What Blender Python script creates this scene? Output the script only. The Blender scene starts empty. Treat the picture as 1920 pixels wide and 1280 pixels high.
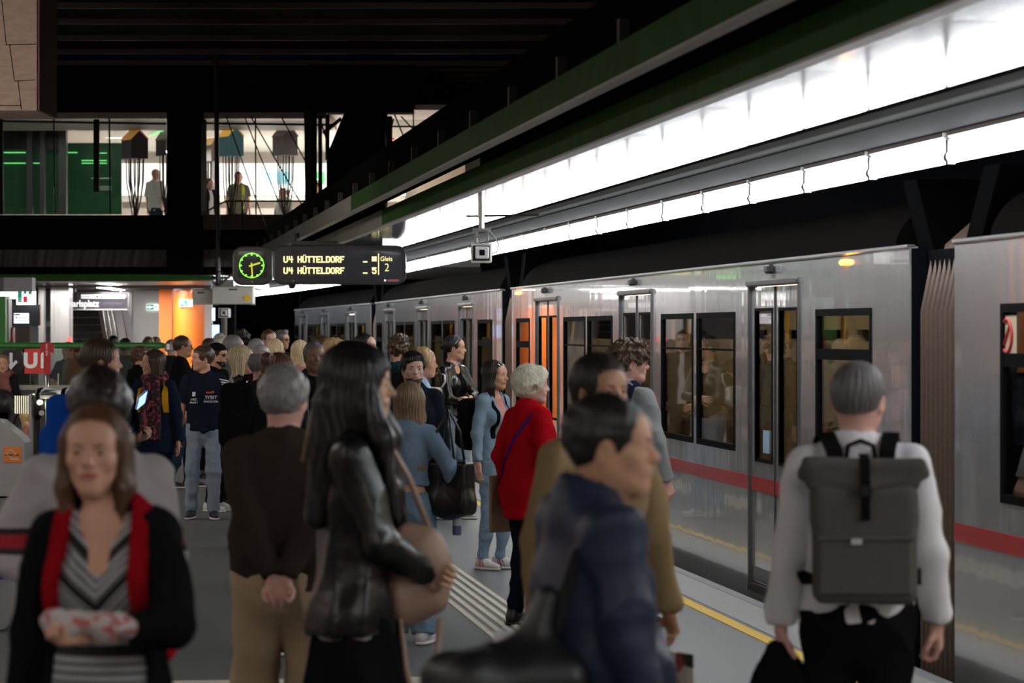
import bpy, math, random
import numpy as np
from mathutils import Vector, Matrix
PI=math.pi
# ------------------------------------------------------------------ camera, world, exposure, lights
FPX=5617.0; TH=math.atan(745/FPX); HC=1.84
sc=bpy.context.scene
camd=bpy.data.cameras.new('camera'); cam=bpy.data.objects.new('camera',camd)
sc.collection.objects.link(cam); sc.camera=cam
cam.location=(0,0,HC); cam.rotation_euler=(PI/2,0,-TH)
camd.sensor_width=36; camd.lens=FPX/1920*36; camd.shift_y=-20/1920
camd.clip_start=.1; camd.clip_end=300
camd.dof.use_dof=True; camd.dof.focus_distance=25.0; camd.dof.aperture_fstop=4.6
sc.view_settings.view_transform='Standard'; sc.view_settings.look='None'
sc.view_settings.gamma=1; sc.view_settings.use_curve_mapping=False
sc.view_settings.exposure=0.72
LUM=10.0
TUBE=26.0          # brightness of the fluorescent tubes over the platform edge
w=bpy.data.worlds.new('world'); sc.world=w; w.use_nodes=True
w.node_tree.nodes['Background'].inputs[0].default_value=(.8,.85,1,1)
w.node_tree.nodes['Background'].inputs[1].default_value=.002
def area(name,loc,rot,sx,sy,power,col=(1,.97,.93)):
    l=bpy.data.lights.new(name,'AREA'); l.shape='RECTANGLE'; l.size=sx; l.size_y=sy; l.energy=power; l.color=col
    o=bpy.data.objects.new(name,l); sc.collection.objects.link(o); o.location=loc; o.rotation_euler=rot; return o
# ------------------------------------------------------------------ frames
FW=Vector((math.sin(TH),math.cos(TH),0)); RT=Vector((math.cos(TH),-math.sin(TH),0))
def C(u,v,w=0): return RT*u+FW*v+Vector((0,0,w))
def U(x,v): return (x-960)*v/FPX
def W(y,v): return HC+(620-y)*v/FPX
# ------------------------------------------------------------------ materials
_M={}
def M(name,col,rough=.6,metal=0,emit=0,var=.12,bump=.0,bs=60,spec=.5,alpha=1,sheen=0,coat=0,stretch=(1,1,1),ecol=None):
    if name in _M: return _M[name]
    m=bpy.data.materials.new(name); m.use_nodes=True; nt=m.node_tree; b=nt.nodes['Principled BSDF']
    tc=nt.nodes.new('ShaderNodeTexCoord'); mp=nt.nodes.new('ShaderNodeMapping'); mp.inputs['Scale'].default_value=stretch
    nt.links.new(tc.outputs['Object'],mp.inputs[0])
    nz=nt.nodes.new('ShaderNodeTexNoise'); nz.inputs['Scale'].default_value=bs; nz.inputs['Detail'].default_value=3
    nt.links.new(mp.outputs[0],nz.inputs['Vector'])
    mx=nt.nodes.new('ShaderNodeMix'); mx.data_type='RGBA'
    c=tuple(col)[:3]
    mx.inputs[6].default_value=(*[x*(1-var) for x in c],1); mx.inputs[7].default_value=(*[min(1,x*(1+var)) for x in c],1)
    nt.links.new(nz.outputs[0],mx.inputs[0]); nt.links.new(mx.outputs[2],b.inputs['Base Color'])
    b.inputs['Roughness'].default_value=rough; b.inputs['Metallic'].default_value=metal
    b.inputs['Specular IOR Level'].default_value=spec
    if spec<=.15: b.inputs['IOR'].default_value=1.12
    if sheen: b.inputs['Sheen Weight'].default_value=sheen
    if coat: b.inputs['Coat Weight'].default_value=coat
    if emit:
        b.inputs['Emission Color'].default_value=(*(ecol or c),1); b.inputs['Emission Strength'].default_value=emit
    if bump:
        bp=nt.nodes.new('ShaderNodeBump'); bp.inputs['Strength'].default_value=bump; bp.inputs['Distance'].default_value=.01
        nt.links.new(nz.outputs[0],bp.inputs['Height']); nt.links.new(bp.outputs[0],b.inputs['Normal'])
    _M[name]=m; return m
def glass(name,tint=(.9,.95,.95),refl=.12,rough=.02,trans=.85):
    if name in _M: return _M[name]
    m=bpy.data.materials.new(name); m.use_nodes=True; nt=m.node_tree; nt.nodes.clear()
    out=nt.nodes.new('ShaderNodeOutputMaterial'); t=nt.nodes.new('ShaderNodeBsdfTransparent'); g=nt.nodes.new('ShaderNodeBsdfGlossy')
    t.inputs[0].default_value=(*[x*trans for x in tint],1); g.inputs['Roughness'].default_value=rough
    nz=nt.nodes.new('ShaderNodeTexNoise'); nz.inputs['Scale'].default_value=.8
    fr=nt.nodes.new('ShaderNodeLayerWeight'); fr.inputs[0].default_value=.35
    ma=nt.nodes.new('ShaderNodeMath'); ma.operation='MULTIPLY_ADD'; ma.inputs[1].default_value=.75; ma.inputs[2].default_value=refl
    nt.links.new(fr.outputs['Fresnel'],ma.inputs[0])
    bp=nt.nodes.new('ShaderNodeBump'); bp.inputs['Strength'].default_value=.02; nt.links.new(nz.outputs[0],bp.inputs['Height'])
    nt.links.new(bp.outputs[0],g.inputs['Normal'])
    mx=nt.nodes.new('ShaderNodeMixShader'); nt.links.new(ma.outputs[0],mx.inputs[0]); nt.links.new(t.outputs[0],mx.inputs[1]); nt.links.new(g.outputs[0],mx.inputs[2])
    nt.links.new(mx.outputs[0],out.inputs[0]); _M[name]=m; return m
# ------------------------------------------------------------------ objects
def link(o,parent=None,**kw):
    sc.collection.objects.link(o)
    if parent is not None: o.parent=parent
    for k,v in kw.items(): 
        if v is not None: o[k]=v
    return o
def mesh_obj(name,V,Fc,mats,parent=None,loc=(0,0,0),rotz=0,mi=None,smooth=False,sharp=None,**kw):
    me=bpy.data.meshes.new(name)
    V=np.asarray(V,dtype=np.float32)
    if isinstance(Fc,np.ndarray):
        n=len(Fc); me.vertices.add(len(V)); me.vertices.foreach_set('co',V.ravel())
        me.loops.add(n*4); me.loops.foreach_set('vertex_index',Fc.astype(np.int32).ravel())
        me.polygons.add(n); me.polygons.foreach_set('loop_start',np.arange(0,n*4,4,dtype=np.int32))
        me.polygons.foreach_set('loop_total',np.full(n,4,dtype=np.int32)); me.update(calc_edges=True)
    else: me.from_pydata(V.tolist(),[],Fc)
    if not isinstance(mats,(list,tuple)): mats=[mats]
    for m in mats: me.materials.append(m)
    if mi is not None: me.polygons.foreach_set('material_index',np.asarray(mi,dtype=np.int32))
    me.polygons.foreach_set('use_smooth',np.full(len(me.polygons),bool(smooth)))
    if sharp: me.set_sharp_from_angle(angle=math.radians(sharp))
    me.update()
    o=bpy.data.objects.new(name,me); o.location=loc; o.rotation_euler=(0,0,rotz)
    return link(o,parent,**kw)
def thing(name,label,cat,loc=(0,0,0),rotz=0,group=None):
    o=bpy.data.objects.new(name,None); o.location=loc; o.rotation_euler=(0,0,rotz); o.empty_display_size=.1
    return link(o,None,label=label,category=cat,group=group)
class MB:
    def __init__(s): s.v=[]; s.f=[]; s.m=[]
    def add(s,vs,fs,m=0):
        n=len(s.v); s.v+= [tuple(v) for v in vs]; s.f+=[tuple(i+n for i in f) for f in fs]; s.m+=[m]*len(fs); return s
    def box(s,x0,x1,y0,y1,z0,z1,m=0,b=0):
        if b:
            return s.rbox(x0,x1,y0,y1,z0,z1,b,m)
        vs=[(x,y,z) for x in(x0,x1) for y in(y0,y1) for z in(z0,z1)]
        return s.add(vs,[(0,1,3,2),(4,6,7,5),(0,4,5,1),(2,3,7,6),(0,2,6,4),(1,5,7,3)],m)
    def rbox(s,x0,x1,y0,y1,z0,z1,b,m=0):
        # bevelled box
        xs=(x0,x1);ys=(y0,y1);zs=(z0,z1); V=[];ix={}
        for a in(0,1):
            for c in(0,1):
                for d in(0,1):
                    sx=b if a==0 else -b; sy=b if c==0 else -b; sz=b if d==0 else -b
                    X,Y,Z=xs[a],ys[c],zs[d]
                    ix[(a,c,d,0)]=len(V);V.append((X,Y+sy,Z+sz))
                    ix[(a,c,d,1)]=len(V);V.append((X+sx,Y,Z+sz))
                    ix[(a,c,d,2)]=len(V);V.append((X+sx,Y+sy,Z))
        F=[]
        o=[(0,0),(0,1),(1,1),(1,0)]
        for a in(0,1):
            q=[ix[(a,p,r,0)] for p,r in o]; F.append(q if a==0 else q[::-1])
            q=[ix[(p,a,r,1)] for p,r in o]; F.append(q[::-1] if a==0 else q)
            q=[ix[(p,r,a,2)] for p,r in o]; F.append(q if a==0 else q[::-1])
        for p in(0,1):
            for r in(0,1):
                F.append([ix[(0,p,r,1)],ix[(1,p,r,1)],ix[(1,p,r,2)],ix[(0,p,r,2)]])
                F.append([ix[(p,0,r,0)],ix[(p,1,r,0)],ix[(p,1,r,2)],ix[(p,0,r,2)]])
                F.append([ix[(p,r,0,0)],ix[(p,r,1,0)],ix[(p,r,1,1)],ix[(p,r,0,1)]])
                for q in (0,1): pass
        for k in [(a,c,d) for a in(0,1) for c in(0,1) for d in(0,1)]: F.append([ix[k+(0,)],ix[k+(1,)],ix[k+(2,)]])
        return s.add(V,F,m)
    def cyl(s,a,b,r,r2=None,n=12,m=0):
        a=Vector(a);b=Vector(b);d=(b-a).normalized(); r2=r if r2 is None else r2
        t=d.orthogonal().normalized(); u=d.cross(t)
        vs=[a+(t*math.cos(2*PI*i/n)+u*math.sin(2*PI*i/n))*r for i in range(n)]+[b+(t*math.cos(2*PI*i/n)+u*math.sin(2*PI*i/n))*r2 for i in range(n)]
        fs=[(i,(i+1)%n,n+(i+1)%n,n+i) for i in range(n)]+[tuple(range(n))[::-1],tuple(range(n,2*n))]
        return s.add(vs,fs,m)
    def tube(s,pts,r,n=8,m=0,closed=False):
        pts=[Vector(p) for p in pts]; N=len(pts); vs=[]; t=None
        for i,p in enumerate(pts):
            if closed: d=pts[(i+1)%N]-pts[i-1]
            else: d=pts[min(i+1,N-1)]-pts[max(i-1,0)]
            d=d.normalized() if d.length>1e-9 else Vector((0,0,1))
            t=d.orthogonal().normalized() if t is None else (t-d*t.dot(d)).normalized()
            u=d.cross(t); rr=r[i] if isinstance(r,(list,tuple)) else r
            vs+=[p+(t*math.cos(2*PI*j/n)+u*math.sin(2*PI*j/n))*rr for j in range(n)]
        K=N if closed else N-1
        fs=[(i*n+j,i*n+(j+1)%n,((i+1)%N)*n+(j+1)%n,((i+1)%N)*n+j) for i in range(K) for j in range(n)]
        if not closed: fs+=[tuple(range(n))[::-1],tuple(range((N-1)*n,N*n))]
        return s.add(vs,fs,m)
    def ribbon(s,pts,wv,th,m=0):
        # strap: rectangular section, wv = width vector (or list)
        pts=[Vector(p) for p in pts];N=len(pts);vs=[]
        for i,p in enumerate(pts):
            d=(pts[min(i+1,N-1)]-pts[max(i-1,0)]).normalized(); w_=Vector(wv[i] if isinstance(wv,list) else wv); 
            n_=d.cross(w_).normalized()*th/2
            vs+=[p-w_/2-n_,p+w_/2-n_,p+w_/2+n_,p-w_/2+n_]
        fs=[(i*4+j,i*4+(j+1)%4,(i+1)*4+(j+1)%4,(i+1)*4+j) for i in range(N-1) for j in range(4)]+[(3,2,1,0),tuple((N-1)*4+j for j in range(4))]
        return s.add(vs,fs,m)
    def prism(s,pl,axis,a,b,m=0):
        # polygon pl (2D) extruded along axis from a to b
        n=len(pl)
        def P(p,t): return (t,p[0],p[1]) if axis=='x' else (p[0],t,p[1]) if axis=='y' else (p[0],p[1],t)
        vs=[P(p,a) for p in pl]+[P(p,b) for p in pl]
        return s.add(vs,[tuple(range(n)),tuple(range(n,2*n))[::-1]]+[(i,n+i,n+(i+1)%n,(i+1)%n) for i in range(n)],m)
    def build(s,name,mats,parent=None,loc=(0,0,0),rotz=0,smooth=False,sharp=None,**kw):
        o=mesh_obj(name,s.v,s.f,mats,parent,loc,rotz,s.m,smooth,sharp,**kw)
        import bmesh
        bm=bmesh.new(); bm.from_mesh(o.data); bmesh.ops.recalc_face_normals(bm,faces=bm.faces); bm.to_mesh(o.data); bm.free()
        return o
def rrect(w,h,r,n=5,cx=0,cz=0):
    pl=[]
    for (sx,sz,a0) in((1,1,0),(-1,1,90),(-1,-1,180),(1,-1,270)):
        for i in range(n+1):
            a=math.radians(a0+90*i/n); pl.append((cx+sx*(w/2-r)+r*math.cos(a),cz+sz*(h/2-r)+r*math.sin(a)))
    return pl
def text(name,body,size,mat,parent=None,loc=(0,0,0),rot=(PI/2,0,0),ext=.002,off=0,align='CENTER',sx=1,**kw):
    c=bpy.data.curves.new(name,'FONT'); c.body=body; c.size=size; c.extrude=ext; c.offset=off; c.align_x=align; c.align_y='CENTER'
    c.materials.append(mat); tmp=bpy.data.objects.new('tmp_text',c); sc.collection.objects.link(tmp)
    dg=bpy.context.evaluated_depsgraph_get(); me=bpy.data.meshes.new_from_object(tmp.evaluated_get(dg)); bpy.data.objects.remove(tmp); me.name=name
    if not me.materials: me.materials.append(mat)
    o=bpy.data.objects.new(name,me); o.location=loc; o.rotation_euler=rot; o.scale=(sx,1,1)
    return link(o,parent,**kw)
# ------------------------------------------------------------------ signed distance sculpting
def nets(D,org,h):
    S=D<0
    c=np.zeros(tuple(x-1 for x in D.shape),np.uint8)
    for i in(0,1):
        for j in(0,1):
            for k in(0,1): c+=S[i:i+c.shape[0],j:j+c.shape[1],k:k+c.shape[2]]
    act=(c>0)&(c<8); I=np.argwhere(act)
    if len(I)==0: return np.zeros((0,3)),np.zeros((0,4),int)
    idx=np.full(c.shape,-1,np.int64); idx[act]=np.arange(len(I))
    off=np.array([(i,j,k) for i in(0,1) for j in(0,1) for k in(0,1)])
    vals=np.stack([D[I[:,0]+o[0],I[:,1]+o[1],I[:,2]+o[2]] for o in off],1)
    P=np.zeros((len(I),3));N=np.zeros(len(I))
    for a in range(8):
        for b in range(a+1,8):
            if abs(off[a]-off[b]).sum()!=1: continue
            va,vb=vals[:,a],vals[:,b]; mk=(va<0)!=(vb<0)
            t=np.where(mk,va/(va-vb+1e-12*(~mk)+(va==vb)*1e-9),0)
            P+=mk[:,None]*(off[a]+t[:,None]*(off[b]-off[a])); N+=mk
    V=(I+P/N[:,None])*h+org
    Q=[]
    for ax in range(3):
        sl=[slice(None)]*3; sh=[slice(None)]*3; sl[ax]=slice(0,-1); sh[ax]=slice(1,None)
        A=S[tuple(sl)];B=S[tuple(sh)]
        E=np.argwhere(A!=B)
        o1,o2=[(1,2),(2,0),(0,1)][ax]
        ok=(E[:,o1]>0)&(E[:,o2]>0)&(E[:,o1]<c.shape[o1])&(E[:,o2]<c.shape[o2]); E=E[ok]
        def cell(d1,d2):
            T=E.copy(); T[:,o1]-=d1; T[:,o2]-=d2; return idx[T[:,0],T[:,1],T[:,2]]
        q=np.stack([cell(1,1),cell(0,1),cell(0,0),cell(1,0)],1)
        fl=~A[E[:,0],E[:,1],E[:,2]]
        q[fl]=q[fl][:,::-1]; Q.append(q)
    return V,np.concatenate(Q)
def vnormals(V,Q):
    n=np.cross(V[Q[:,2]]-V[Q[:,0]],V[Q[:,3]]-V[Q[:,1]])
    N=np.zeros_like(V)
    for a in range(3):
        w_=np.zeros(len(V))
        for k in range(4): w_+=np.bincount(Q[:,k],n[:,a],len(V))
        N[:,a]=w_
    return N/(np.linalg.norm(N,axis=1)[:,None]+1e-12)
def v3(a): return np.array(a,float)
class Sdf:
    def __init__(s): s.p=[]; s.cut=[]
    def cone(s,a,b,ra,rb=None,k=.02,sc=(1,1,1),flat=0,op='u'):
        rb=ra if rb is None else rb; a=v3(a);b=v3(b);S=v3(sc)
        def fn(X,Y,Z):
            d=(b-a)/S; L=max((d*d).sum(),1e-9)
            x=(X-a[0])/S[0];y=(Y-a[1])/S[1];z=(Z-a[2])/S[2]
            t=(x*d[0]+y*d[1]+z*d[2])/L
            tc=np.clip(t,0,1)
            r=np.sqrt((x-tc*d[0])**2+(y-tc*d[1])**2+(z-tc*d[2])**2)-(ra+(rb-ra)*tc)
            if flat&2: r=np.maximum(r,(t-1)*math.sqrt(L))
            if flat&1: r=np.maximum(r,-t*math.sqrt(L))
            return r
        m=max(ra,rb)*max(1,*sc)
        s.p.append((fn,np.minimum(a,b)-m,np.maximum(a,b)+m,k,op)); return s
    def ell(s,c,r,k=.02,rot=None,op='u'):
        c=v3(c);r=v3(r if hasattr(r,'__len__') else (r,r,r)); R=None if rot is None else np.array(rot.to_3x3() if isinstance(rot,Matrix) else rot,float).T
        def fn(X,Y,Z):
            x=X-c[0];y=Y-c[1];z=Z-c[2]
            if R is not None: x,y,z=(R[0,0]*x+R[0,1]*y+R[0,2]*z),(R[1,0]*x+R[1,1]*y+R[1,2]*z),(R[2,0]*x+R[2,1]*y+R[2,2]*z)
            k0=np.sqrt((x/r[0])**2+(y/r[1])**2+(z/r[2])**2)
            k1=np.sqrt((x/r[0]**2)**2+(y/r[1]**2)**2+(z/r[2]**2)**2)+1e-9
            return k0*(k0-1)/k1
        m=r if R is None else np.full(3,r.max())
        s.p.append((fn,c-m,c+m,k,op)); return s
    def box(s,c,hf,rd=.01,k=.01,rot=None,op='u'):
        c=v3(c);hf=v3(hf);R=None if rot is None else np.array(rot.to_3x3() if isinstance(rot,Matrix) else rot,float).T
        def fn(X,Y,Z):
            x=X-c[0];y=Y-c[1];z=Z-c[2]
            if R is not None: x,y,z=(R[0,0]*x+R[0,1]*y+R[0,2]*z),(R[1,0]*x+R[1,1]*y+R[1,2]*z),(R[2,0]*x+R[2,1]*y+R[2,2]*z)
            qx=abs(x)-hf[0]+rd;qy=abs(y)-hf[1]+rd;qz=abs(z)-hf[2]+rd
            return np.sqrt(np.maximum(qx,0)**2+np.maximum(qy,0)**2+np.maximum(qz,0)**2)+np.minimum(np.maximum(np.maximum(qx,qy),qz),0)-rd
        m=hf if R is None else np.full(3,np.linalg.norm(hf))
        s.p.append((fn,c-m,c+m,k,op)); return s
    def where(s,fn): s.cut.append(fn); return s   # keep only fn<0
    def ext(s,o): s.p+=o.p; return s
    def mesh(s,h):
        us=[q for q in s.p if q[4]=='u']
        lo=np.min([q[1] for q in us],0)-3*h-.012; hi=np.max([q[2] for q in us],0)+3*h+.012
        n=np.ceil((hi-lo)/h).astype(int)+1
        ax=[(lo[i]+h*np.arange(n[i])).astype(np.float32) for i in range(3)]
        D=np.full(tuple(n),1.0,np.float32)
        for fn,l,u,k,op in s.p:
            e=k+2*h
            a=np.maximum(np.floor((l-e-lo)/h).astype(int),0); b=np.minimum(np.ceil((u+e-lo)/h).astype(int)+1,n)
            if (b<=a).any(): continue
            sl=tuple(slice(a[i],b[i]) for i in range(3))
            X=ax[0][sl[0]][:,None,None];Y=ax[1][sl[1]][None,:,None];Z=ax[2][sl[2]][None,None,:]
            d=fn(X,Y,Z); g=D[sl]
            if op=='u':
                t=np.maximum(k-abs(g-d),0)/k; D[sl]=np.minimum(g,d)-t*t*k/4
            else:
                d=-d; t=np.maximum(k-abs(g-d),0)/k; D[sl]=np.maximum(g,d)+t*t*k/4
        X=ax[0][:,None,None];Y=ax[1][None,:,None];Z=ax[2][None,None,:]
        for fn in s.cut: D=np.maximum(D,fn(X,Y,Z).astype(np.float32))
        D[0]=D[-1]=1;D[:,0]=D[:,-1]=1;D[:,:,0]=D[:,:,-1]=1
        return nets(D,lo,h)
def hash3(seed): 
    r=random.Random(seed); return [(v3((r.gauss(0,1),r.gauss(0,1),r.gauss(0,1))),r.uniform(0,6.3)) for _ in range(12)]
def folds(V,seed,freq=40,amp=.006,vert=.6):
    # soft ridged cloth folds
    if len(V)==0: return np.zeros(0)
    H_=hash3(seed); o=np.zeros(len(V))
    for i in range(3):
        d,ph=H_[i]; d=d/np.linalg.norm(d); d=d*v3((1,1,vert)); e,p2=H_[i+4]; e=e/np.linalg.norm(e)
        o+= (1-2*abs(np.sin(V@d*freq*(.6+.35*i)+ph+1.6*np.sin(V@e*freq*.35+p2))))*(.6**i)
    return o*amp*.5
def puff(V,seed,freq=90,amp=.004):
    H_=hash3(seed); o=np.zeros(len(V))
    for i in range(4):
        d,ph=H_[i]; d=d/np.linalg.norm(d); e,p2=H_[i+4]; e=e/np.linalg.norm(e)
        o+=np.sin(V@d*freq*(1+.4*i)+ph+1.8*np.sin(V@e*freq*.4+p2))*(.75**i)
    return o*amp*.5
# ------------------------------------------------------------------ people
def skinmat(tone,rough=.5):
    T={'fair':(.62,.38,.29),'light':(.60,.32,.215),'tan':(.46,.235,.14),'asian':(.60,.36,.235),'brown':(.20,.105,.065),'olive':(.50,.27,.165),'pink':(.62,.34,.28)}
    return M('skin_'+tone,T[tone],rough,var=.06,bs=14,bump=.08,spec=.4)
def hairmat(name,col,rough=.42): return M('hair_'+name,col,rough,var=.55,bs=90,bump=.5,stretch=(1,1,.12),spec=.4)
HAIRC={'black':(.010,.008,.008),'dark':(.022,.014,.010),'brown':(.06,.032,.018),'auburn':(.10,.045,.02),'blonde':(.45,.29,.14),'fairb':(.62,.48,.30),'dirty':(.22,.14,.08),'grey':(.22,.21,.20),'silver':(.42,.41,.39),'white':(.72,.62,.48),'salt':(.14,.13,.13)}
def sph(c,r,n=8,m=8,sc=(1,1,1)):
    V=[];Q=[]
    for i in range(m+1):
        for j in range(n):
            a=PI*i/m;b=2*PI*j/n; V.append((c[0]+r*sc[0]*math.sin(a)*math.cos(b),c[1]+r*sc[1]*math.cos(a),c[2]+r*sc[2]*math.sin(a)*math.sin(b)))
    for i in range(m):
        for j in range(n): Q.append((i*n+j,i*n+(j+1)%n,(i+1)*n+(j+1)%n,(i+1)*n+j))
    return np.array(V),np.array(Q)
_heads={}
def head_template(kind,h):
    key=(kind,h)
    if key in _heads: return _heads[key]
    f=kind!='m'; s=Sdf()
    jw=.80 if f else .92
    s.ell((0,-.016,.143),(.076,.097,.090)).ell((0,.018,.100),(.061 if f else .063,.072,.088),k=.03)
    for q in(-1,1):
        s.cone((q*.046*jw,.004,.058),(q*.012,.062,.020),.020,.016,k=.035)
        s.ell((q*.040,.058,.093),(.020,.018,.018),k=.03)
    s.cone((0,.030,.040),(0,.068,.020),.030,.016*(.9 if f else 1.15),k=.03)
    s.cone((-.036,.072,.131),(.036,.072,.131),.010 if f else .0125,k=.022)
    s.ell((0,.055,.16),(.05,.03,.03),k=.04)
    for q in(-1,1):
        s.ell((q*.032,.099,.1175),(.017,.014,.0105),k=.014,op='s')
        s.ell((q*.0315,.0725,.1165),(.0165,.0165,.0135),k=.004)
        s.ell((q*.0315,.0935,.1160),(.0128,.010,.0052),k=.002,op='s')
    s.cone((0,.084,.124),(0,.106,.090),.0075,.0105 if f else .0125,k=.012)
    s.cone((0,.080,.092),(0,.103,.086),.010,.008,k=.01)
    for q in(-1,1): s.ell((q*.0115,.093,.0855),(.0075,.010,.007),k=.006)
    s.ell((0,.078,.058),(.028,.018,.018),k=.02)
    s.ell((0,.089,.0600),(.022,.0105,.0055),k=.004).ell((0,.087,.0512),(.019,.0115,.0062),k=.004)
    s.cone((-.022,.098,.0556),(.022,.098,.0556),.0028,k=.002,op='s')
    for q in(-1,1):
        R=Matrix.Rotation(q*-.35,3,'Z')@Matrix.Rotation(-.2,3,'X')
        s.ell((q*.079,-.008,.104),(.0065,.0175,.031),k=.008,rot=R).ell((q*.0855,-.004,.106),(.005,.010,.019),k=.004,rot=R,op='s')
    nr=.045 if f else .055
    s.cone((0,-.020,.070),(0,-.034,-.075),nr*1.02,nr*1.08,k=.035)
    if f is False: s.ell((0,.028,-.012),(.012,.012,.015),k=.02)
    V,Q=s.mesh(h)
    c=V[Q].mean(1)
    lip=(abs(c[:,0])<.024)&(c[:,1]>.080)&(c[:,2]>.0445)&(c[:,2]<.0655)&(((c[:,2]-.0555)/.0098)**2+(c[:,0]/.0245)**2<1)
    mi=np.where(lip,1,0)
    Vs=[V];Qs=[Q];ms=[mi];n=len(V)
    for q in(-1,1):
        ev,eq=sph((q*.0315,.0745,.1160),.0140,12,12); Vs.append(ev);Qs.append(eq+n);n+=len(ev)
        cc=ev[eq].mean(1); ms.append(np.where(np.hypot(cc[:,0]-q*.0315,cc[:,2]-.116)<.0062,3,2)*(cc[:,1]>.0735)+2*(cc[:,1]<=.0735))
    r=(np.concatenate(Vs),np.concatenate(Qs),np.concatenate(ms)); _heads[key]=r; return r
def brow(q,thick=1):
    s=Sdf()
    s.cone((q*.014,.0925,.1325),(q*.034,.0885,.1380),.0042*thick,.0040*thick,k=.003).cone((q*.034,.0885,.1380),(q*.050,.0755,.1335),.0034*thick,.0019*thick,k=.003)
    return s
def hair_sdf(st,L=.25,vol=0):
    s=Sdf(); S=st
    cap=lambda e,k=.02: s.ell((0,-.020,.147),(.079+e,.099+e,.091+e),k=k)
    face=lambda cz=.078,ry=.060,rz=.088,rx=.070: s.ell((0,.098,cz),(rx,ry,rz),k=.012,op='s')
    if S in('short','crop','receding','balding','curly','perm','quiff','wavyshort','sideparted'):
        e={'short':.010,'crop':.004,'receding':.005,'balding':.004,'curly':.020,'perm':.026,'quiff':.010,'wavyshort':.016,'sideparted':.012}[S]+vol
        cap(e)
        if S=='quiff': s.cone((-.03,.055,.225),(.035,.06,.222),.028,k=.03)
        if S=='sideparted': s.cone((-.045,.05,.205),(.04,.075,.185),.022,.02,k=.03)
        if S=='curly': s.ell((0,.045,.215),(.065,.05,.035),k=.03).ell((.0,.085,.19),(.05,.03,.022),k=.02)
        if S=='perm':
            s.ell((0,-.06,.12),(.085,.07,.08),k=.03); s.ell((0,.05,.205),(.07,.045,.035),k=.03)
        if S in('receding',): s.ell((0,.10,.125),(.062,.085,.095),k=.012,op='s'); 
        elif S=='balding': s.ell((0,.04,.24),(.066,.15,.10),k=.012,op='s')
        else: face(cz=.080 if S!='short' else .085)
        lo=.062 if S not in('perm','wavyshort') else .035
        s.where(lambda X,Y,Z: (lo+.42*(Y+.05)+.0*X-Z)+np.minimum(0,-.0*Z))
        if S not in('perm','wavyshort'):
            for q in(-1,1): s.ell((q*.09,.0,.096),(.03,.026,.040),k=.008,op='s')
        elif S=='perm':
            for q in(-1,1): s.ell((q*.10,.012,.090),(.03,.022,.036),k=.008,op='s')
    if S in('long','bob','pony','bun','tied','longwavy','topbun'):
        e=.008+vol; cap(e)
        if S in('long','longwavy'):
            if vol>.009:
                for q in(-1,1): s.cone((q*.066,.022,.17),(q*.080,.030,.05),.030,.038,k=.03).cone((q*.080,.03,.05),(q*.105,.085,-.06),.038,.042,k=.04).cone((q*.105,.085,-.06),(q*.095,.13,.147-L),.042,.022,k=.03,sc=(1,.7,1)).cone((q*.05,-.09,.05),(q*.06,-.135,.147-L),.06,.04,k=.04)
            zb=.147-L
            for q in(-1,0,1):
                s.cone((q*.050,-.045-.02*(q==0),.13),(q*.062,-.060-.01*(q==0),zb+.05),.045,.050,k=.04,sc=(1,.75,1))
                s.cone((q*.062,-.060-.01*(q==0),zb+.05),(q*.05,-.060,zb),.05,.030,k=.04,sc=(1,.6,1))
            for q in(-1,1): s.cone((q*.072,-.005,.14),(q*.078,.0,.02),.024,.028,k=.03,sc=(.8,1.1,1)).cone((q*.078,.0,.02),(q*.070,.01,zb+.06),.028,.02,k=.03,sc=(.8,1.1,1))
        if S=='bob':
            for q in(-1,0,1): s.cone((q*.05,-.045-.02*(q==0),.13),(q*.060,-.050-.01*(q==0),.147-L),.046,.040,k=.04,sc=(1,.8,1))
            for q in(-1,1): s.cone((q*.072,.004,.14),(q*.074,.008,.16-L),.026,.022,k=.03)
        face(cz=.078,rx=.062)
        if S in('pony','bun','tied','topbun'):
            s.where(lambda X,Y,Z: .050+.40*(Y+.05)-Z)
            for q in(-1,1): s.ell((q*.09,.004,.094),(.03,.024,.036),k=.008,op='s')
        if S=='pony':
            s2=s; s.cone((0,-.115,.15),(0,-.145,.10),.022,.032,k=.02).cone((0,-.145,.10),(0,-.13,.147-L),.032,.014,k=.03,sc=(1,.8,1))
            s.cut=[lambda X,Y,Z: np.where(Y<-.105,-1,.050+.40*(Y+.05)-Z)]
        if S=='bun': s.ell((0,-.118,.135),(.036,.034,.036),k=.012)
        if S=='topbun': s.ell((0,-.10,.205),(.045,.042,.04),k=.015)
        if S=='tied': s.ell((0,-.112,.10),(.035,.028,.04),k=.015)
    return s
def ik(sh,hd,pole,l1,l2):
    sh=v3(sh);hd=v3(hd);d=hd-sh;L=np.linalg.norm(d)
    if L>(l1+l2)*.995: hd=sh+d/L*(l1+l2)*.995; d=hd-sh; L=np.linalg.norm(d)
    u=d/L; a=(l1*l1-l2*l2+L*L)/(2*L); hgt=math.sqrt(max(l1*l1-a*a,1e-6))
    p=v3(pole)-u*np.dot(v3(pole),u); p/=np.linalg.norm(p)+1e-9
    return sh+u*a+p*hgt,hd
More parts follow.
